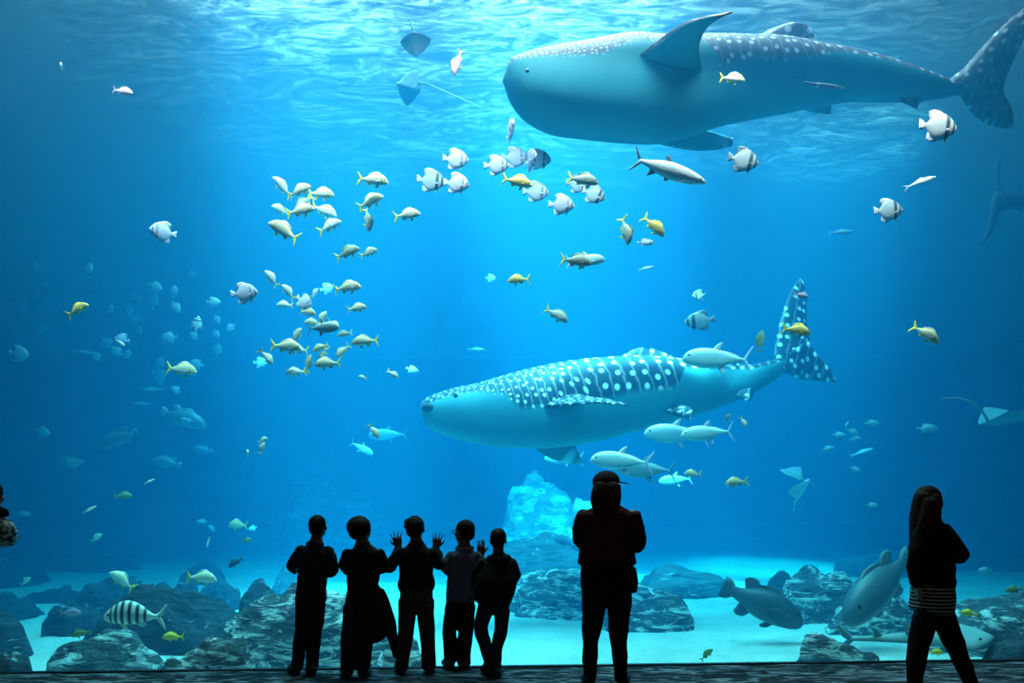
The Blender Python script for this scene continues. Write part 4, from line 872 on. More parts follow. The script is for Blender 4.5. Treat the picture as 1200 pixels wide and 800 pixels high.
def rock(px0, px1, pytop, Y, depth, label, mat=None, seed=0, tilt=0.0, rough=0.22, flat=0.0, pw=2.6, sub=5, bury=0.5, group=None):
    x0, x1 = (px0-600)*Y/F, (px1-600)*Y/F; zt = CH+(HOR-pytop)*Y/F; zb = BED-min(bury, .1+.25*(x1-x0))
    cx, hx, hz, hy = (x0+x1)/2, (x1-x0)/2, (zt-zb), depth/2
    bm = bmesh.new(); bmesh.ops.create_icosphere(bm, subdivisions=sub, radius=1)
    o3 = Vector((seed*3.7, seed*1.9, seed*7.3))
    for v in bm.verts:
        c = v.co.copy()
        q = (abs(c.x)**pw+abs(c.y)**pw+abs(c.z)**pw)**(-1/pw); c *= q          # boxier
        n1 = noise.noise(c*1.3+o3); n2 = noise.noise(c*3.1+o3*2)
        rid = 1-abs(noise.noise(Vector((c.x*2.0, c.y*2.0, c.z*5.0+c.x*tilt*2))+o3)); n3 = noise.noise(c*8.0+o3)
        s = 1+rough*(0.9*n1+0.45*n2+0.28*(rid-.7)+0.16*n3+0.07*noise.noise(c*17.0+o3))
        c *= s
        z = c.z
        if z > 0: z = z*(1-flat*0.5)+flat*0.5*z**.5 if z < 1 else z
        v.co = Vector((cx+c.x*hx, Y+c.y*hy, zb+(z*0.98)*hz*(1+tilt*c.x*0.5) if z > 0 else zb+z*0.2*hz))
    mz = max(v.co.z for v in bm.verts)
    ax, bx = min(v.co.x for v in bm.verts), max(v.co.x for v in bm.verts); ay, by = min(v.co.y for v in bm.verts), max(v.co.y for v in bm.verts)
    for v in bm.verts:
        v.co.x = x0+(v.co.x-ax)/(bx-ax)*(x1-x0); v.co.y = Y-hy+(v.co.y-ay)/(by-ay)*2*hy
    for v in bm.verts:
        if v.co.z > zb: v.co.z = zb+(v.co.z-zb)*(zt-zb)/(mz-zb)
    o = from_bm('rock', bm, mat or M_rock)
    return tag(o, label, 'rock', group)
rock(-90, 40, 711, 9.95, .8, 'smooth dark rounded boulder at the lower corner of the window', M_rockd, 1, rough=.10, pw=2.1)
rock(94, 284, 681, 10.3, 1.0, 'big dark boulder behind the striped fish', M_rockd, 2, rough=.26, tilt=-.08, pw=3.2)
rock(28, 200, 737, 9.0, .56, 'low crusted rock slab under the striped fish', M_rock, 3, rough=.25, tilt=.15)
rock(165, 305, 743, 8.34, .5, 'pale-flecked low rock in front of the big dark boulder', M_rock, 4, rough=.3, tilt=.2)
rock(250, 486, 682, 9.35, .7, 'broad white-streaked boulder behind the children', M_rock, 5, rough=.18, tilt=-.1, pw=3.0)
rock(440, 500, 738, 8.6, .5, 'small rock seen between the legs of the children', M_rock, 6, rough=.2)
rock(-10, 40, 763, 8.3, .4, 'small rock on the sand under the smooth dark boulder', M_rockd, 7)
rock(56, 118, 702, 11.5, .8, 'low ledge rock beside the small sand patch', M_rockd, 8, rough=.3, pw=3)
rock(100, 178, 672, 13.2, 1.2, 'blocky dark rock on the mid-distance sand', M_rockd, 9, rough=.25, pw=3.4)
rock(-40, 52, 690, 12.9, 1.2, 'dim rock mass at the far edge of the sand', M_rockd, 10, rough=.25)
rock(20, 110, 684, 14.8, 1.0, 'jagged low rock line across the far sand', M_rockd, 11, rough=.4)
rock(156, 204, 682, 14.6, .8, 'low jagged rock above the striped fish', M_rockd, 12, rough=.4)
rock(201, 236, 672, 12.7, .8, 'rounded rock behind the white gliding fish', M_rockd, 13, rough=.2)
rock(234, 282, 676, 14.0, .8, 'low rock trailing the white gliding fish', M_rockd, 14, rough=.25)
rock(210, 270, 656, 18.0, 1.4, 'far low rock under the almost black fish', M_rockd, 15, rough=.3)
rock(278, 330, 677, 11.0, .6, 'small rounded stone peeking over the white-streaked boulder', M_rockd, 16, rough=.15)
rock(318, 372, 661, 16.0, 1.2, 'triangular far rock behind the first boy', M_rockd, 17, rough=.3)
rock(-60, 60, 650, 17.6, 1.6, 'long dark far ridge in the deep blue corner', M_rockd, 18, rough=.25)
rock(40, 165, 648, 20.5, 2.0, 'far dark ridge sloping to the sand', M_rockd, 19, rough=.25, tilt=-.3)
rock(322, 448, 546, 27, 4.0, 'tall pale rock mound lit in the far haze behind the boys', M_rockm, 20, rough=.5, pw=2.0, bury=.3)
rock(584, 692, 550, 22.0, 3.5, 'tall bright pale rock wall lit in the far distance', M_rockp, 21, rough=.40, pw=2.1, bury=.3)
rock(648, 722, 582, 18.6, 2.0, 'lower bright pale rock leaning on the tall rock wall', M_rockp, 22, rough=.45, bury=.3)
rock(560, 720, 622, 16.6, 1.6, 'wide blue rock slope at the foot of the bright rock wall', M_rockd, 23, rough=.25, tilt=-.25)
rock(590, 810, 664, 13.8, 2.0, 'layered dark reef rock behind the woman in the cap', M_rock, 24, rough=.24, tilt=-.1, pw=3.2)
rock(690, 812, 688, 12.1, .9, 'front slab of the layered reef beside the bright sand', M_rock, 25, rough=.25)
rock(740, 880, 660, 16.0, 1.6, 'long low reef running behind the bright sand', M_rockd, 26, rough=.28, tilt=-.15)
rock(895, 940, 668, 14.0, .7, 'dark blob-like rock at the edge of the far sand', M_rockd, 28, rough=.2)
rock(908, 1010, 662, 12.6, 1.0, 'square-topped dark rock beside the huge pale grouper', M_rock, 29, rough=.22, pw=3.6, tilt=-.12)
rock(960, 1090, 690, 11.4, 1.0, 'streaked rock under the huge pale grouper', M_rock, 30, rough=.25, tilt=-.1)
rock(915, 1040, 738, 9.0, .6, 'low striped slab at the base of the window beside bright sand', M_rock, 31, rough=.22, tilt=-.15)
rock(1080, 1290, 694, 10.2, 1.2, 'long sloping crusted rock beyond the walking woman', M_rock, 32, rough=.2, tilt=-.22, pw=3.0)
rock(1140, 1300, 735, 8.9, .7, 'dark lower rock shelf at the edge beyond the walking woman', M_rockd, 33, rough=.2)
rock(985, 1075, 640, 19.5, 2.0, 'far blue rock pillar beyond the huge pale grouper', M_rockd, 34, rough=.25, pw=3.2)
rock(1085, 1240, 655, 21.0, 2.5, 'far blue ridge behind the walking woman', M_rockd, 35, rough=.25)
# ---------------------------------------------------------------- people in front of the window
def tube_bm(bm, path, n=None, seg=14, fwd=Vector((0, 1, 0))):
    """closed tube along path [(Vector, rx, ry)], rounded ends; rx sideways, ry in depth"""
    n = n or max(6, 5*(len(path)-1)+1)
    P4 = catmull([(p.x, p.y, p.z) for p, _, _ in path], n)
    # radii follow by chord length
    d = [0.0]
    for a, b in zip(path, path[1:]): d.append(d[-1]+max((b[0]-a[0]).length, 1e-6))
    R = []
    for i in range(n):
        s = d[-1]*i/(n-1); k = 0
        while k < len(path)-2 and s > d[k+1]: k += 1
        t = (s-d[k])/(d[k+1]-d[k]); t = t*t*(3-2*t)*.5+t*.5
        R.append((lerp(path[k][1], path[k+1][1], t), lerp(path[k][2], path[k+1][2], t)))
    st = []
    T0 = (P4[1]-P4[0]).normalized(); T1 = (P4[-1]-P4[-2]).normalized()
    for q in (0.95, 0.75, 0.4):
        k = math.sqrt(1-q*q); st.append((P4[0]-T0*min(*R[0], .045)*q, R[0][0]*k, R[0][1]*k, T0))
    for i in range(n):
        T = (P4[min(i+1, n-1)]-P4[max(i-1, 0)]).normalized(); st.append((P4[i], R[i][0], R[i][1], T))
    for q in (0.4, 0.75, 0.95):
        k = math.sqrt(1-q*q); st.append((P4[-1]+T1*min(*R[-1], .045)*q, R[-1][0]*k, R[-1][1]*k, T1))
    rings = []
    for c, rx, ry, T in st:
        f = fwd-T*fwd.dot(T)
        if f.length < 0.15: f = Vector((0, 0, 1))-T*T.z
        f.normalize(); sx = T.cross(f).normalized()
        rings.append([bm.verts.new(c+sx*rx*math.cos(2*PI*j/seg)+f*ry*math.sin(2*PI*j/seg)) for j in range(seg)])
    for r0, r1 in zip(rings, rings[1:]):
        for j in range(seg): bm.faces.new((r0[j], r0[(j+1) % seg], r1[(j+1) % seg], r1[j]))
    bm.faces.new(list(reversed(rings[0]))); bm.faces.new(rings[-1])
def blob_bm(bm, M, c, r, seg=20):
    ret = bmesh.ops.create_uvsphere(bm, u_segments=seg, v_segments=seg*2//3, radius=1)
    for v in ret['verts']: v.co = M @ Vector((c[0]+v.co.x*r[0], c[1]+v.co.y*r[1], c[2]+v.co.z*r[2]))
def fuse(name, bm, mat, parent, voxel=0.006, smooth=2, wrinkle=0.0, wscale=9.0, wz=1.0):
    """melt the overlapping volumes of bm into one continuous surface"""
    bmesh.ops.recalc_face_normals(bm, faces=bm.faces)
    me = bpy.data.meshes.new(name); bm.to_mesh(me); bm.free()
    t = bpy.data.objects.new('fuse_source', me); COL.objects.link(t)
    r = t.modifiers.new('r', 'REMESH'); r.mode = 'VOXEL'; r.voxel_size = voxel; r.use_smooth_shade = True
    if smooth:
        s = t.modifiers.new('s', 'SMOOTH'); s.factor = 0.5; s.iterations = smooth
    dg = bpy.context.evaluated_depsgraph_get()
    out = bpy.data.meshes.new_from_object(t.evaluated_get(dg))
    out.name = name
    bpy.data.objects.remove(t); bpy.data.meshes.remove(me)
    if wrinkle:
        b2 = bmesh.new(); b2.from_mesh(out); b2.normal_update()
        for v in b2.verts:
            q = Vector((v.co.x*wscale, v.co.y*wscale, v.co.z*wscale*wz))
            w = (1-abs(noise.noise(q)))*0.9+0.4*noise.noise(q*2.3)-0.7
            v.co = v.co+v.normal*w*wrinkle
        b2.to_mesh(out); b2.free()
    for p in out.polygons: p.use_smooth = True
    return link(name, out, [mat], parent)
def cloth(name, a, b, rough=0.9, scale=60.0):
    m, nt, out = newmat(name)
    tc = N(nt, 'ShaderNodeTexCoord'); n1 = N(nt, 'ShaderNodeTexNoise'); setin(n1, Scale=scale, Detail=4.0); nt.links.new(tc.outputs['Object'], n1.inputs['Vector'])
    r = ramp(nt, [(0.35, a), (0.65, b)]); nt.links.new(n1.outputs['Fac'], r.inputs[0])
    p = N(nt, 'ShaderNodeBsdfPrincipled'); setin(p, Roughness=rough); p.inputs['Specular IOR Level'].default_value = 0.1
    nt.links.new(r.outputs[0], p.inputs['Base Color'])
    bp = N(nt, 'ShaderNodeBump'); setin(bp, Strength=0.3, Distance=0.004); nt.links.new(n1.outputs['Fac'], bp.inputs['Height']); nt.links.new(bp.outputs[0], p.inputs['Normal'])
    nt.links.new(p.outputs[0], out.inputs[0]); return m
C_black = cloth('black_cotton', (0.006, 0.007, 0.009), (0.016, 0.017, 0.02))
C_navy = cloth('navy_cotton', (0.010, 0.014, 0.024), (0.022, 0.03, 0.045))
C_denim = cloth('dark_denim', (0.012, 0.015, 0.02), (0.035, 0.042, 0.05), scale=120)
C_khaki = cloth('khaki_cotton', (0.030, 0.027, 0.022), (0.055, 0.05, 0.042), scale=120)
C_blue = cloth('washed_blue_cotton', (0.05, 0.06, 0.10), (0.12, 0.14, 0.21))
C_wine = cloth('dark_wine_wool', (0.035, 0.012, 0.012), (0.07, 0.025, 0.024))
C_grey = cloth('charcoal_cotton', (0.012, 0.013, 0.015), (0.03, 0.032, 0.036))
C_shoe = plain('black_shoe', (0.01, 0.01, 0.011), 0.5, 0.3)
C_hair = cloth('black_hair', (0.004, 0.003, 0.003), (0.012, 0.009, 0.007), 0.6, 90)
C_hairb = cloth('brown_hair', (0.015, 0.009, 0.006), (0.04, 0.024, 0.015), 0.6, 90)
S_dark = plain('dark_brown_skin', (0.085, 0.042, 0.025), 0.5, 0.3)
S_light = plain('light_skin', (0.30, 0.17, 0.12), 0.5, 0.3)
C_eyew = plain('eye_white', (0.5, 0.5, 0.48), 0.3, 0.4)
C_lip = plain('lips', (0.12, 0.045, 0.04), 0.5)
C_frame = plain('glasses_frame', (0.02, 0.02, 0.02), 0.3, 0.5)
def mat_stripes():
    m, nt, out = newmat('striped_jersey')
    geo = N(nt, 'ShaderNodeNewGeometry'); sx = N(nt, 'ShaderNodeSeparateXYZ'); nt.links.new(geo.outputs['Position'], sx.inputs[0])
    ml = N(nt, 'ShaderNodeMath', operation='MULTIPLY'); ml.inputs[1].default_value = 1/0.026; nt.links.new(sx.outputs[2], ml.inputs[0])
    f = N(nt, 'ShaderNodeMath', operation='FRACT'); nt.links.new(ml.outputs[0], f.inputs[0])
    r = ramp(nt, [(0.0, g(0.006)), (0.60, g(0.006)), (0.66, (0.34, 0.42, 0.40)), (0.94, (0.34, 0.42, 0.40)), (1.0, g(0.006))]); nt.links.new(f.outputs[0], r.inputs[0])
    b = N(nt, 'ShaderNodeBsdfPrincipled'); setin(b, Roughness=0.9); nt.links.new(r.outputs[0], b.inputs['Base Color']); nt.links.new(b.outputs[0], out.inputs[0])
    return m
def mat_floral():
    m, nt, out = newmat('teal_floral_print')
    tc = N(nt, 'ShaderNodeTexCoord'); n1 = N(nt, 'ShaderNodeTexNoise'); setin(n1, Scale=11.0, Detail=4.0, Distortion=2.5); nt.links.new(tc.outputs['Object'], n1.inputs['Vector'])
    r = ramp(nt, [(0.40, (0.01, 0.015, 0.02)), (0.48, (0.12, 0.26, 0.24)), (0.56, (0.60, 0.9, 0.9)), (0.64, (0.2, 0.2, 0.12))]); nt.links.new(n1.outputs['Fac'], r.inputs[0])
    b = N(nt, 'ShaderNodeBsdfPrincipled'); setin(b, Roughness=0.7); nt.links.new(r.outputs[0], b.inputs['Base Color']); nt.links.new(b.outputs[0], out.inputs[0])
    return m
def hand_bm(bm, w, d, nrm, side, size=0.15, spread=0.5, curl=0.15, fr=0.0075):
    """w wrist, d finger direction, nrm out of the palm, side +-1 = where the thumb leaves"""
    d = d.normalized(); nrm = (nrm-d*nrm.dot(d)).normalized(); s = d.cross(nrm).normalized()*side
    k = w+d*size*0.46
    tube_bm(bm, [(w-d*size*.05, size*.17, size*.12), (w+d*size*.2, size*.24, size*.12), (k, size*.26, size*.10)], 7, 12, fwd=nrm)
    for i, (o, L) in enumerate(((0.75, .43), (0.27, .50), (-0.22, .47), (-0.68, .37))):
        base = k-d*size*.04+s*o*size*.24
        fd = (d+s*o*spread*0.5).normalized()
        p = [base]; cur = fd.copy()
        for seg_ in (0.42, 0.33, 0.25):
            cur = (cur*math.cos(curl)+nrm*math.sin(curl)).normalized(); p.append(p[-1]+cur*L*size*seg_)
        tube_bm(bm, [(q, fr*(1-.10*j), fr*(1-.10*j)) for j, q in enumerate(p)], 9, 8, fwd=nrm)
    b0 = w+d*size*.14+s*size*.17
    td = (d*.75+s*.85+nrm*.25).normalized()
    tube_bm(bm, [(b0, fr*1.3, fr*1.3), (b0+td*size*.20, fr*1.15, fr*1.15), (b0+(td+d*.3).normalized()*size*.38, fr*.9, fr*.9)], 8, 8, fwd=nrm)
def head_frame(c, yaw, pitch, rollz=0):
    return Matrix.Translation(c) @ Matrix.Rotation(math.radians(yaw), 4, 'Z') @ Matrix.Rotation(math.radians(pitch), 4, 'X') @ Matrix.Rotation(math.radians(rollz), 4, 'Y')
def head_bm(bm, M, h):
    """skull, jaw, nose, lips ridge, brow and ears; +y is the way the face looks"""
    blob_bm(bm, M, (0, -.03*h, .13*h), (.325*h, .40*h, .365*h)); blob_bm(bm, M, (0, .10*h, -.18*h), (.235*h, .26*h, .29*h))
    blob_bm(bm, M, (0, .19*h, -.36*h), (.12*h, .12*h, .10*h))
    tube_bm(bm, [(M @ Vector((0, .335*h, .02*h)), .035*h, .03*h), (M @ Vector((0, .405*h, -.10*h)), .05*h, .05*h), (M @ Vector((0, .375*h, -.145*h)), .055*h, .03*h)], 6, 10)
    blob_bm(bm, M, (0, .30*h, .075*h), (.22*h, .07*h, .045*h)); blob_bm(bm, M, (0, .315*h, -.255*h), (.10*h, .05*h, .045*h))
    for s in (-1, 1):
        blob_bm(bm, M, (s*.325*h, -.01*h, -.03*h), (.045*h, .075*h, .12*h)); blob_bm(bm, M, (s*.15*h, .24*h, -.09*h), (.11*h, .09*h, .09*h))
def person(name, label, Y, head, tubes, skin, hands=(), hair=None, mats=None, shoes=(), extra=None, voxel=0.006, glasses=False, wr=0.012, shrink=0.84, neck=None, wz=None):
    """head: (px,py,dy,h_px,yaw,pitch); tubes: {garment: [[(px,py,dy,rx_px,ry_px)...]...]}"""
    ppm = F/Y
    def pt(px, py, dy=0): return P(px, py, Y+dy)
    hx, hy, hd, hh, yaw, pitch = head
    h = hh/ppm; hc = pt(hx, hy, hd); M = head_frame(hc, yaw, pitch)
    bm = bmesh.new()
    head_bm(bm, M, h)
    nk = neck
    tube_bm(bm, [(pt(nk[0], nk[1], nk[2]), h*.30, h*.26), (hc.lerp(pt(nk[0], nk[1], nk[2]), .5)+Vector((0, -.02*h, 0)), h*.22, h*.23), (hc+Vector((0, -.04*h, -.1*h)), h*.24, h*.25)], 8, 14)
    for gname, tl in tubes.items():
        if gname.startswith('+'): continue
        for tb in tl:
            tube_bm(bm, [(pt(*q[:3]), q[3]*shrink/ppm, (q[4] if len(q) > 4 else q[3])*shrink/ppm) for q in tb])
    for hnd in hands:
        (wx, wy, wd), d, nrm, side, size, spread, curl = hnd
        hand_bm(bm, pt(wx, wy, wd), Vector(d), Vector(nrm), side, size, spread, curl)
    for (ax, ay, ad, tx, ty, td) in shoes:                       # bare feet inside the shoes
        tube_bm(bm, [(pt(ax, ay, ad), .036, .036), (pt(ax, ay, ad).lerp(pt(tx, ty, td), .45)+Vector((0, 0, -.03)), .034, .032), (pt(tx, ty, td)+Vector((0, -.02, 0)), .028, .018)], 9, 10)
    root = fuse(name, bm, skin, None, voxel, 2)
    tag(root, label, 'person')
    for gname, tl in tubes.items():
        b2 = bmesh.new()
        for tb in tl: tube_bm(b2, [(pt(*q[:3]), q[3]/ppm, (q[4] if len(q) > 4 else q[3])/ppm) for q in tb])
        gn = gname.lstrip('+')
        fuse(gn, b2, mats[gn], root, voxel*1.1, 2, wr, 9.0, (wz or {}).get(gn, 1.0))
    for (ax, ay, ad, tx, ty, td) in shoes:
        b2 = bmesh.new(); a = pt(ax, ay, ad); t = pt(tx, ty, td)
        flat_a = Vector((a.x, a.y-.035, .045)); flat_t = Vector((t.x, t.y, .034))
        tube_bm(b2, [(flat_a, .044, .045), (flat_a.lerp(flat_t, .5), .047, .042), (flat_t, .046, .034)], 10, 14, fwd=Vector((0, 0, 1)))
        tube_bm(b2, [(a+Vector((0, 0, .02)), .047, .047), (Vector((a.x, a.y-.01, .045)), .046, .048)], 5, 14)
        for v in b2.verts: v.co.z = max(v.co.z, 0.002)
        fuse('shoe', b2, C_shoe, root, voxel, 1)
    if hair:
        b2 = bmesh.new()
        for c, r in hair.get('blobs', ()): blob_bm(b2, M, [q*h for q in c], [q*h for q in r])
        for tb in hair.get('tubes', ()): tube_bm(b2, [(pt(*q[:3]), q[3]/ppm, (q[4] if len(q) > 4 else q[3])/ppm) for q in tb])
        fuse('hair', b2, hair['mat'], root, voxel*.9, 8, hair.get('rough', .008), hair.get('scale', 30.0))
    for s in (-1, 1):
        e = ball('eye', M @ Vector((s*.135*h, .335*h, .0)), .045*h, C_eyew, root, (1.2, .6, .7), 10)
    ball('mouth', M @ Vector((0, .36*h, -.245*h)), .07*h, C_lip, root, (1.2, .25, .32), 10)
    if glasses:
        b2 = bmesh.new()
        for s in (-1, 1):
            ring = [M @ Vector((s*.15*h+.11*h*math.cos(q*PI/8), .41*h, .0+.085*h*math.sin(q*PI/8))) for q in range(17)]
            tube_bm(b2, [(p_, .0028, .0028) for p_ in ring], 17, 6)
            tube_bm(b2, [(M @ Vector((s*.26*h, .41*h, .02*h)), .003, .003), (M @ Vector((s*.345*h, .0, .02*h)), .003, .003)], 4, 6)
        tube_bm(b2, [(M @ Vector((-.05*h, .42*h, .01*h)), .003, .003), (M @ Vector((.05*h, .42*h, .01*h)), .003, .003)], 4, 6)
        from_bm('glasses', b2, C_frame, root)
    if extra: extra(root, pt, ppm, M, h)
    return root
SHORT = lambda m: {'mat': m, 'blobs': [((0, -.07, .17), (.345, .40, .365)), ((0, -.17, .0), (.325, .29, .32))], 'rough': .004, 'scale': 60.0}
# 1: boy in a school shirt, standing a little apart
person('person', 'boy in pale-sleeved dark shirt standing first in line beside the boulder', 6.98, (373, 617.5, 0.02, 29, -12, 14),
    {'shirt': [[(369, 637, 0, 9, 8), (369, 648, 0, 18, 12), (367, 668, .01, 18, 13), (365, 690, .01, 18, 13), (364, 702, 0, 18.5, 13)],
               [(353, 645, 0, 7), (345, 657, .01, 6.8), (342, 664, .03, 6.5), (346, 668, .12, 5)], [(384, 645, 0, 7), (390, 660, .01, 6.8), (390, 669, .03, 6.5), (383, 672, .14, 5)],
               [(361, 637, -.01, 2.6, 2.6), (365, 639, -.05, 2.6, 2.6), (373, 639, -.05, 2.6, 2.6), (378, 637, -.01, 2.6, 2.6)]],
     'trousers': [[(364, 698, 0, 17.5, 12), (363, 707, 0, 17.5, 12)], [(356, 708, 0, 10), (354, 735, .02, 8.5), (350, 762, 0, 7.5), (348, 780, -.01, 7)], [(372, 708, 0, 10), (370, 735, .03, 8.5), (367, 760, .02, 7.5), (366, 779, .01, 7.5)]]},
    S_dark, hands=[((347, 668, .14), (.6, .8, .1), (0, -.3, -1), -1, .14, .3, .3), ((382, 672, .16), (-.6, .8, .1), (0, -.3, -1), 1, .14, .3, .3)],
    hair=SHORT(C_hair), mats={'shirt': C_navy, 'trousers': C_black}, shoes=[(347, 782, 0, 343, 788, .13), (366, 781, 0, 366, 787, .14)], neck=(370, 638, 0), wz={'trousers': .5})
# 2: child with a round afro, a jacket slung from the waist
person('person', 'child with round hair and long jacket hanging beside the legs, second in line', 6.88, (423.5, 620, 0.02, 30, -38, 12),
    {'shirt': [[(425, 638, 0, 9, 8), (426, 649, 0, 21, 13), (426, 668, .01, 19.5, 14), (425, 690, .01, 18.5, 14), (425, 704, 0, 19.5, 14)],
               [(409, 649, 0, 8), (404, 661, .03, 7.5), (407, 668, .10, 6.5)], [(443, 649, 0, 8), (449, 662, .03, 7.5), (444, 667, .10, 6.5)]],
     'trousers': [[(425, 700, 0, 19, 13), (424, 712, 0, 20, 13)], [(414, 712, 0, 11.5), (410, 740, .02, 10), (409, 765, 0, 9.5), (408, 780, 0, 9.5)], [(433, 712, 0, 11.5), (430, 740, .02, 10), (426, 765, .01, 9.5), (425, 780, .01, 9.5)]],
     '+jacket': [[(427, 690, .0, 19, 15), (432, 715, -.02, 22, 14), (438, 738, -.03, 18, 10), (441, 746, -.03, 14, 8)], [(444, 695, .02, 8, 9), (453, 722, .02, 9.5, 8), (460, 745, .02, 6.5, 6), (463, 768, .02, 3.5, 4)]]},
    S_dark, hands=[((408, 668, .12), (.6, .8, .2), (0, -.3, -1), -1, .14, .3, .3), ((443, 667, .12), (-.6, .8, .2), (0, -.3, -1), 1, .14, .3, .3)],
    hair={'mat': C_hair, 'blobs': [((-.02, -.10, .14), (.47, .48, .42)), ((-.05, -.18, -.06), (.38, .32, .32))], 'rough': .006, 'scale': 70.0}, mats={'shirt': C_black, 'trousers': C_navy, 'jacket': C_black},
    shoes=[(408, 783, 0, 404, 788, .12), (426, 783, 0, 430, 788, .14)], neck=(425, 639, 0), wz={'trousers': .5, 'jacket': .35})
# 3: boy with both hands raised against the window
person('person', 'boy with both hands raised and fingers spread, third in line', 7.02, (487, 620, 0.02, 30, -8, 8),
    {'sweatshirt': [[(488, 638, 0, 10, 9), (488, 649, 0, 22, 13), (488, 668, .01, 20, 15), (488, 684, .01, 22.5, 16), (488, 690, 0, 21, 15)],
                    [(470, 648, 0, 8), (460, 659, .05, 7.5), (457, 665, .12, 7), (463, 652, .16, 6), (467, 643, .18, 5)], [(506, 648, 0, 8), (511, 657, .03, 7.2), (513.5, 661, .09, 6.6), (513, 650, .16, 6), (511, 644, .18, 5)]],
     'trousers': [[(488, 686, 0, 19, 13), (488, 702, 0, 19.5, 13)], [(478, 704, 0, 11), (476, 735, .01, 9.5), (473, 760, 0, 8.5), (471, 780, 0, 8)], [(498, 704, 0, 11), (500, 735, .01, 9.5), (502, 760, 0, 8.5), (503, 780, 0, 8.5)]]},
    S_dark, hands=[((467, 641, .19), (-.18, .03, 1), (0, 1, .1), 1, .155, 1.1, .06), ((511, 642, .19), (.10, .03, 1), (0, 1, .1), -1, .15, .95, .08)],
    hair={'mat': C_hair, 'blobs': [((0, -.07, .18), (.37, .42, .37)), ((0, -.17, .0), (.34, .30, .32)), ((-.26, -.05, .28), (.17, .25, .15)), ((-.36, .0, .12), (.10, .2, .10))], 'rough': .012, 'scale': 26.0},
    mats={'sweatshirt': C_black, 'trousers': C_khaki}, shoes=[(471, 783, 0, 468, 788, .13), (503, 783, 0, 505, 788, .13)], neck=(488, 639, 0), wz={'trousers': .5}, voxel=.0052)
# 4: boy with glasses in a pale blue shirt
person('person', 'boy with glasses and washed blue shirt, fourth in line', 7.19, (544, 624, 0.02, 30, 52, 4),
    {'shirt': [[(544, 643, 0, 9, 8), (544, 653, 0, 18, 12), (542, 672, .01, 17, 13), (540, 690, .01, 17, 13), (539, 703, 0, 17.5, 13)],
               [(530, 652, 0, 7.5), (523, 665, .0, 7), (528, 671, .0, 6)], [(558, 652, 0, 7.5), (564, 662, .0, 7), (565, 665, .01, 6), (564, 655, .02, 4.8)],
               [(536, 642, -.01, 2.6, 2.6), (541, 644, -.05, 2.6, 2.6), (549, 644, -.05, 2.6, 2.6), (553, 642, -.01, 2.6, 2.6)]],
     'trousers': [[(540, 698, 0, 16.5, 12), (539, 710, 0, 17, 12)], [(531, 711, 0, 9.5), (527, 738, .02, 8.5), (527, 760, 0, 7.5), (527, 774, 0, 7.5)], [(548, 711, 0, 9.5), (546, 738, .02, 9), (544, 762, 0, 8.5), (544, 776, 0, 8)]]},
    S_dark, hands=[((530, 671, .0), (.95, .1, .2), (0, -.3, -1), -1, .14, .3, .3), ((564, 650, .02), (-.05, .0, 1), (0, 1, .1), -1, .145, .25, .12)],
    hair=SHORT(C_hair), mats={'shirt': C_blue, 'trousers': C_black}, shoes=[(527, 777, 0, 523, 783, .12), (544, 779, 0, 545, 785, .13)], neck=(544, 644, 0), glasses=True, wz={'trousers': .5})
# 5: smallest boy in a puffy jacket with a rucksack
person('person', 'smallest boy in bulky dark jacket with ankles crossed, last of the five children', 6.9, (584, 633, 0.02, 28, -6, 4),
    {'jacket': [[(584, 652, 0, 10, 9), (584, 662, 0, 21, 14), (582, 680, -.02, 24, 18), (578, 698, -.02, 23, 18), (576, 706, -.02, 21, 16)],
                [(567, 660, 0, 8.5), (560, 674, .03, 8), (563, 684, .12, 7)], [(598, 660, 0, 8), (603, 673, .03, 7.5), (599, 682, .13, 6.5)],
                [(574, 653, -.02, 4, 4), (580, 655, -.07, 4, 4), (589, 655, -.07, 4, 4), (595, 653, -.02, 4, 4)]],
     'trousers': [[(578, 704, 0, 18, 13), (578, 714, 0, 18.5, 13)], [(568, 716, 0, 10), (564, 735, .02, 8.5), (569, 757, .03, 7.5), (574, 774, .04, 7)], [(588, 716, 0, 9.5), (587, 738, -.02, 8), (582, 760, -.03, 7), (580, 776, -.03, 7)]]},
    S_dark, hands=[((564, 684, .15), (.6, .8, .2), (0, -.3, -1), -1, .13, .3, .3), ((598, 682, .16), (-.6, .8, .2), (0, -.3, -1), 1, .13, .3, .3)],
    hair=SHORT(C_hair), mats={'jacket': C_black, 'trousers': C_denim}, shoes=[(573, 780, .05, 568, 787, .15), (581, 781, -.03, 584, 789, .06)], neck=(584, 654, 0), wz={'trousers': .5})
# 6: woman in a cap
def cap_extra(root, pt, ppm, M, h):
    b = bmesh.new(); blob_bm(b, M, (0, -.04*h, .20*h), (.415*h, .47*h, .36*h))
    for v in b.verts:
        l = M.inverted() @ v.co
        if l.z < .12*h: l.z = .12*h+(l.z-.12*h)*.15; v.co = M @ l
    c = fuse('cap', b, C_grey, root, .006, 1)
    b = bmesh.new()
    tube_bm(b, [(M @ Vector((0, .20*h, .15*h)), .30*h, .02*h), (M @ Vector((0, .45*h, .13*h)), .30*h, .018*h), (M @ Vector((0, .78*h, .05*h)), .18*h, .015*h)], 9, 16, fwd=Vector((0, 0, 1)))
    fuse('visor', b, C_grey, c, .005, 1)
    b = bmesh.new()
    tube_bm(b, [(pt(741, 668, .02), 5/ppm, 9/ppm), (pt(742, 680, .02), 6/ppm, 11/ppm), (pt(742, 690, .02), 5/ppm, 10/ppm)], 8, 12)
    fuse('bag', b, C_black, root, .007, 1)
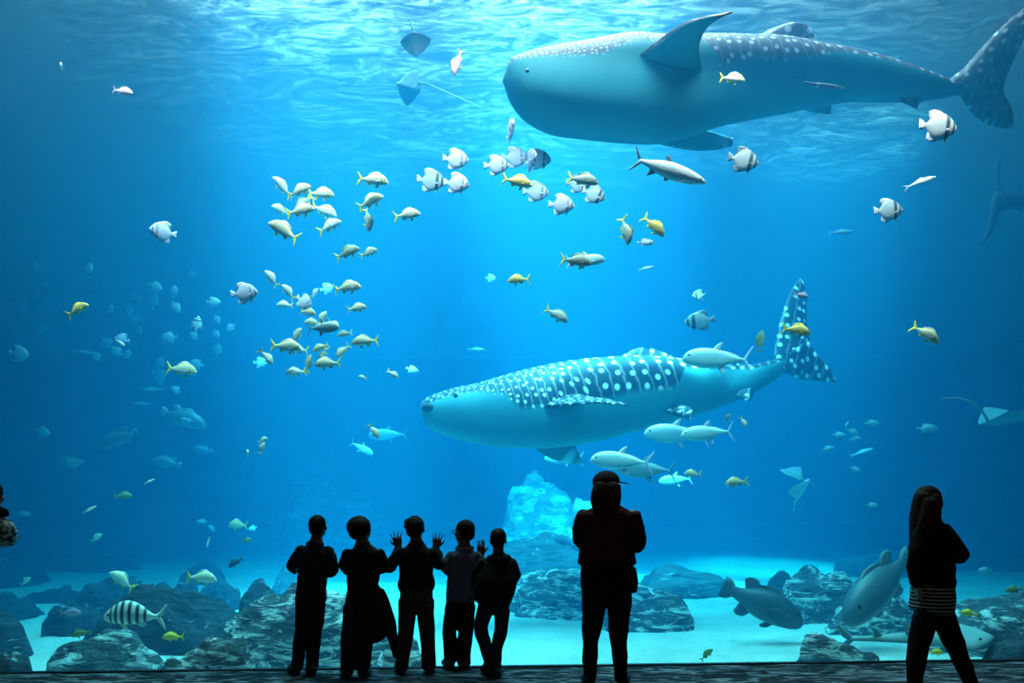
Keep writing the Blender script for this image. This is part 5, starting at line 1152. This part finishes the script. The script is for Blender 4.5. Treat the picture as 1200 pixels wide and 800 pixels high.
person('person', 'woman in baseball cap and dark wine jacket standing alone before the reef', 6.58, (712, 571, 0.02, 36, -62, 6),
    {'jacket': [[(712, 592, 0, 14, 12), (712, 603, 0, 33, 18), (711, 625, .01, 32, 20), (711, 645, .01, 33, 21), (711, 660, 0, 35, 21)],
                [(686, 604, 0, 11), (680, 622, .02, 10), (682, 634, .08, 9.5), (692, 636, .20, 8)], [(740, 604, 0, 11), (746, 623, .02, 10.5), (747, 638, .06, 9.5), (736, 640, .20, 8)]],
     'shirt': [[(711, 655, 0, 30, 19), (711, 670, 0, 31, 19), (711, 690, 0, 30.5, 20)]],
     'trousers': [[(711, 680, 0, 29, 19), (711, 702, 0, 29.5, 20)], [(697, 704, 0, 14.5), (694, 730, .02, 12), (692, 758, 0, 9.5), (691, 794, -.02, 8)], [(726, 704, 0, 14.5), (725, 732, .02, 12), (726, 760, 0, 9.5), (728, 794, -.02, 8)]]},
    S_light, hands=[((694, 636, .23), (.7, .6, .3), (0, -.3, -1), -1, .17, .3, .3), ((734, 640, .23), (-.7, .6, .3), (0, -.3, -1), 1, .17, .3, .3)],
    hair={'mat': C_hairb, 'blobs': [((0, -.08, .06), (.35, .41, .32))], 'tubes': [[(706, 570, -.07, 11, 6), (704, 584, -.10, 12, 6), (706, 598, -.11, 11, 5)], [(717, 570, -.07, 11, 6), (717, 584, -.10, 11, 6), (714, 599, -.11, 10, 5)]], 'rough': .004, 'scale': 45.0},
    mats={'jacket': C_wine, 'shirt': C_black, 'trousers': C_black}, shoes=[(690, 797, 0, 686, 803, .17), (729, 797, 0, 733, 803, .17)], neck=(712, 594, 0), extra=cap_extra, wz={'trousers': .5}, voxel=.0065)
# 7: woman walking past
person('person', 'woman with long hair and striped hem walking past the pale grouper', 6.2, (1090, 588, 0.02, 38, -74, 2),
    {'jacket': [[(1092, 611, 0, 12, 12), (1093, 623, 0, 22, 24), (1094, 645, 0, 22, 25), (1094, 668, 0, 23, 25), (1093, 684, 0, 25, 26)],
                [(1106, 622, .06, 10), (1117, 636, .09, 9.5), (1128, 651, .10, 8), (1114, 653, .16, 7)], [(1082, 624, -.10, 11), (1075, 645, -.13, 10), (1072, 665, -.12, 9), (1074, 682, -.10, 7.5)]],
     'shirt': [[(1093, 676, 0, 24, 25), (1093, 695, 0, 24.5, 26), (1092, 714, 0, 24.5, 26)]],
     'trousers': [[(1093, 700, 0, 21, 22), (1094, 718, 0, 20.5, 21)], [(1087, 718, -.05, 15), (1078, 748, -.06, 12.5), (1074, 775, -.08, 11), (1072, 806, -.08, 8.5)], [(1103, 718, .05, 15), (1116, 748, .06, 12.5), (1125, 770, .06, 10.5), (1139, 804, .06, 8.5)]]},
    S_light, hands=[((1110, 655, .19), (-.6, .5, .4), (0, .3, -1), 1, .165, .3, .35), ((1075, 686, -.10), (.15, .1, -1), (1, 0, 0), 1, .165, .2, .3)],
    hair={'mat': C_hairb, 'blobs': [((0, -.09, .15), (.365, .42, .37)), ((0, -.24, -.12), (.34, .28, .34))], 'tubes': [[(1082, 583, -.02, 11, 12), (1077, 605, -.03, 10.5, 12), (1075, 625, -.05, 9, 10), (1072, 645, -.06, 6, 7)], [(1092, 590, -.09, 11, 7), (1088, 610, -.12, 11, 6), (1082, 630, -.13, 9, 6)], [(1095, 585, -.05, 8, 8), (1097, 600, -.06, 6, 6), (1097, 612, -.06, 4, 4)]], 'rough': .005, 'scale': 45.0},
    mats={'jacket': C_black, 'shirt': mat_stripes(), 'trousers': C_black}, shoes=[(1072, 809, -.08, 1088, 815, -.05), (1140, 808, .06, 1160, 812, .07)], neck=(1092, 612, 0), wz={'trousers': .5}, voxel=.0065)
# 8: somebody half out of view
person('person', 'person in teal flowered jacket cut off by the edge of the picture', 5.6, (-12, 582, 0.02, 38, -20, 4),
    {'jacket': [[(-22, 606, 0, 13, 12), (-22, 618, 0, 25, 19), (-24, 645, 0, 21, 20), (-26, 680, 0, 22, 20), (-26, 705, 0, 22, 20)],
                [(-42, 620, 0, 11), (-48, 645, .03, 10), (-48, 665, .1, 9)], [(-2, 611, 0, 10), (7, 620, -.01, 11), (12, 630, .04, 9), (4, 634, .18, 7)]],
     'trousers': [[(-26, 700, 0, 21, 18), (-26, 725, 0, 21, 18)], [(-36, 728, 0, 12), (-36, 770, .02, 11), (-36, 815, 0, 9.5), (-36, 836, 0, 9)], [(-17, 728, 0, 12), (-17, 770, .02, 11), (-18, 815, 0, 9.5), (-18, 836, 0, 9)]],
     '+collar': [[(-30, 601, -.02, 6, 6), (-16, 601, -.07, 6, 6), (2, 600, -.03, 7, 6), (6, 601, .02, 5, 5)]]},
    S_light, hands=[((-46, 665, .14), (.6, .8, .2), (0, -.3, -1), -1, .16, .3, .3), ((2, 634, .2), (-.6, .8, .2), (0, -.3, -1), 1, .16, .3, .3)],
    hair={'mat': C_hair, 'blobs': [((0, -.07, .16), (.40, .45, .40)), ((0, -.2, -.08), (.37, .32, .36))], 'rough': .008, 'scale': 30.0},
    mats={'jacket': mat_floral(), 'trousers': C_black, 'collar': C_black}, shoes=[(-36, 838, 0, -38, 842, .17), (-18, 838, 0, -16, 842, .17)], neck=(-22, 608, 0), wz={'trousers': .5}, voxel=.0065)
# ---------------------------------------------------------------- light: the lamps over the tank, two added fills
W = bpy.data.worlds.new('world'); SC.world = W; W.use_nodes = True
W.node_tree.nodes['Background'].inputs[0].default_value = (0.55, 0.75, 1.0, 1)
W.node_tree.nodes['Background'].inputs[1].default_value = 0.25
def lamp_spot(name, loc, target, power, angle, blend, col=(1, 1, 1), size=0.5):
    l = bpy.data.lights.new(name, 'SPOT'); l.energy = power; l.spot_size = math.radians(angle); l.spot_blend = blend
    l.color = col; l.shadow_soft_size = size
    o = bpy.data.objects.new(name, l); COL.objects.link(o); o.location = loc
    o.rotation_euler = (Vector(target)-Vector(loc)).to_track_quat('-Z', 'Y').to_euler()
    return o
def lamp_area(name, loc, target, power, sx, sy, col=(1, 1, 1), spread=180):
    l = bpy.data.lights.new(name, 'AREA'); l.energy = power; l.shape = 'RECTANGLE'; l.size = sx; l.size_y = sy; l.color = col
    l.spread = math.radians(spread)
    o = bpy.data.objects.new(name, l); COL.objects.link(o); o.location = loc
    o.rotation_euler = (Vector(target)-Vector(loc)).to_track_quat('-Z', 'Y').to_euler()
    return o
WARM = (1.0, 0.98, 0.95)
W.node_tree.nodes['Background'].inputs[1].default_value = 0.10
lamp_area('skylight_lamp', (0.3, 13, 13), (0.3, 14.5, 0), 3300, 8, 8, WARM, 90)
for loc, tgt, pw, an, bl in (((-2.0, 2.1, 22), (-2.9, 15, 0), 320000, 11, .7), ((-2.5, 1.1, 22), (2.2, 16, 0), 450000, 12, .6), ((-.6, .6, 22), (0.9, 20.5, 1), 180000, 9, .8), ((5.0, 5, 22), (6.4, 21, 0), 260000, 12, .8)):
    lamp_spot('tank_spot_lamp', loc, tgt, pw, an, bl, WARM)
lamp_area('front_fill', (0.4, 8.0, 7.0), (0.4, 8.6, 5.0), 680, 13, 0.3, (1.0, 0.84, 0.78), 95)  # unseen fill added below the surface to brighten fish near the glass
# dim unseen fill added at the back of the gallery to lift the people
lamp_spot('gallery_fill', (0.5, -3.5, 6.0), (0, 6.5, 0.6), 150, 70, 0.8, (1.0, 0.85, 0.75), 0.0)
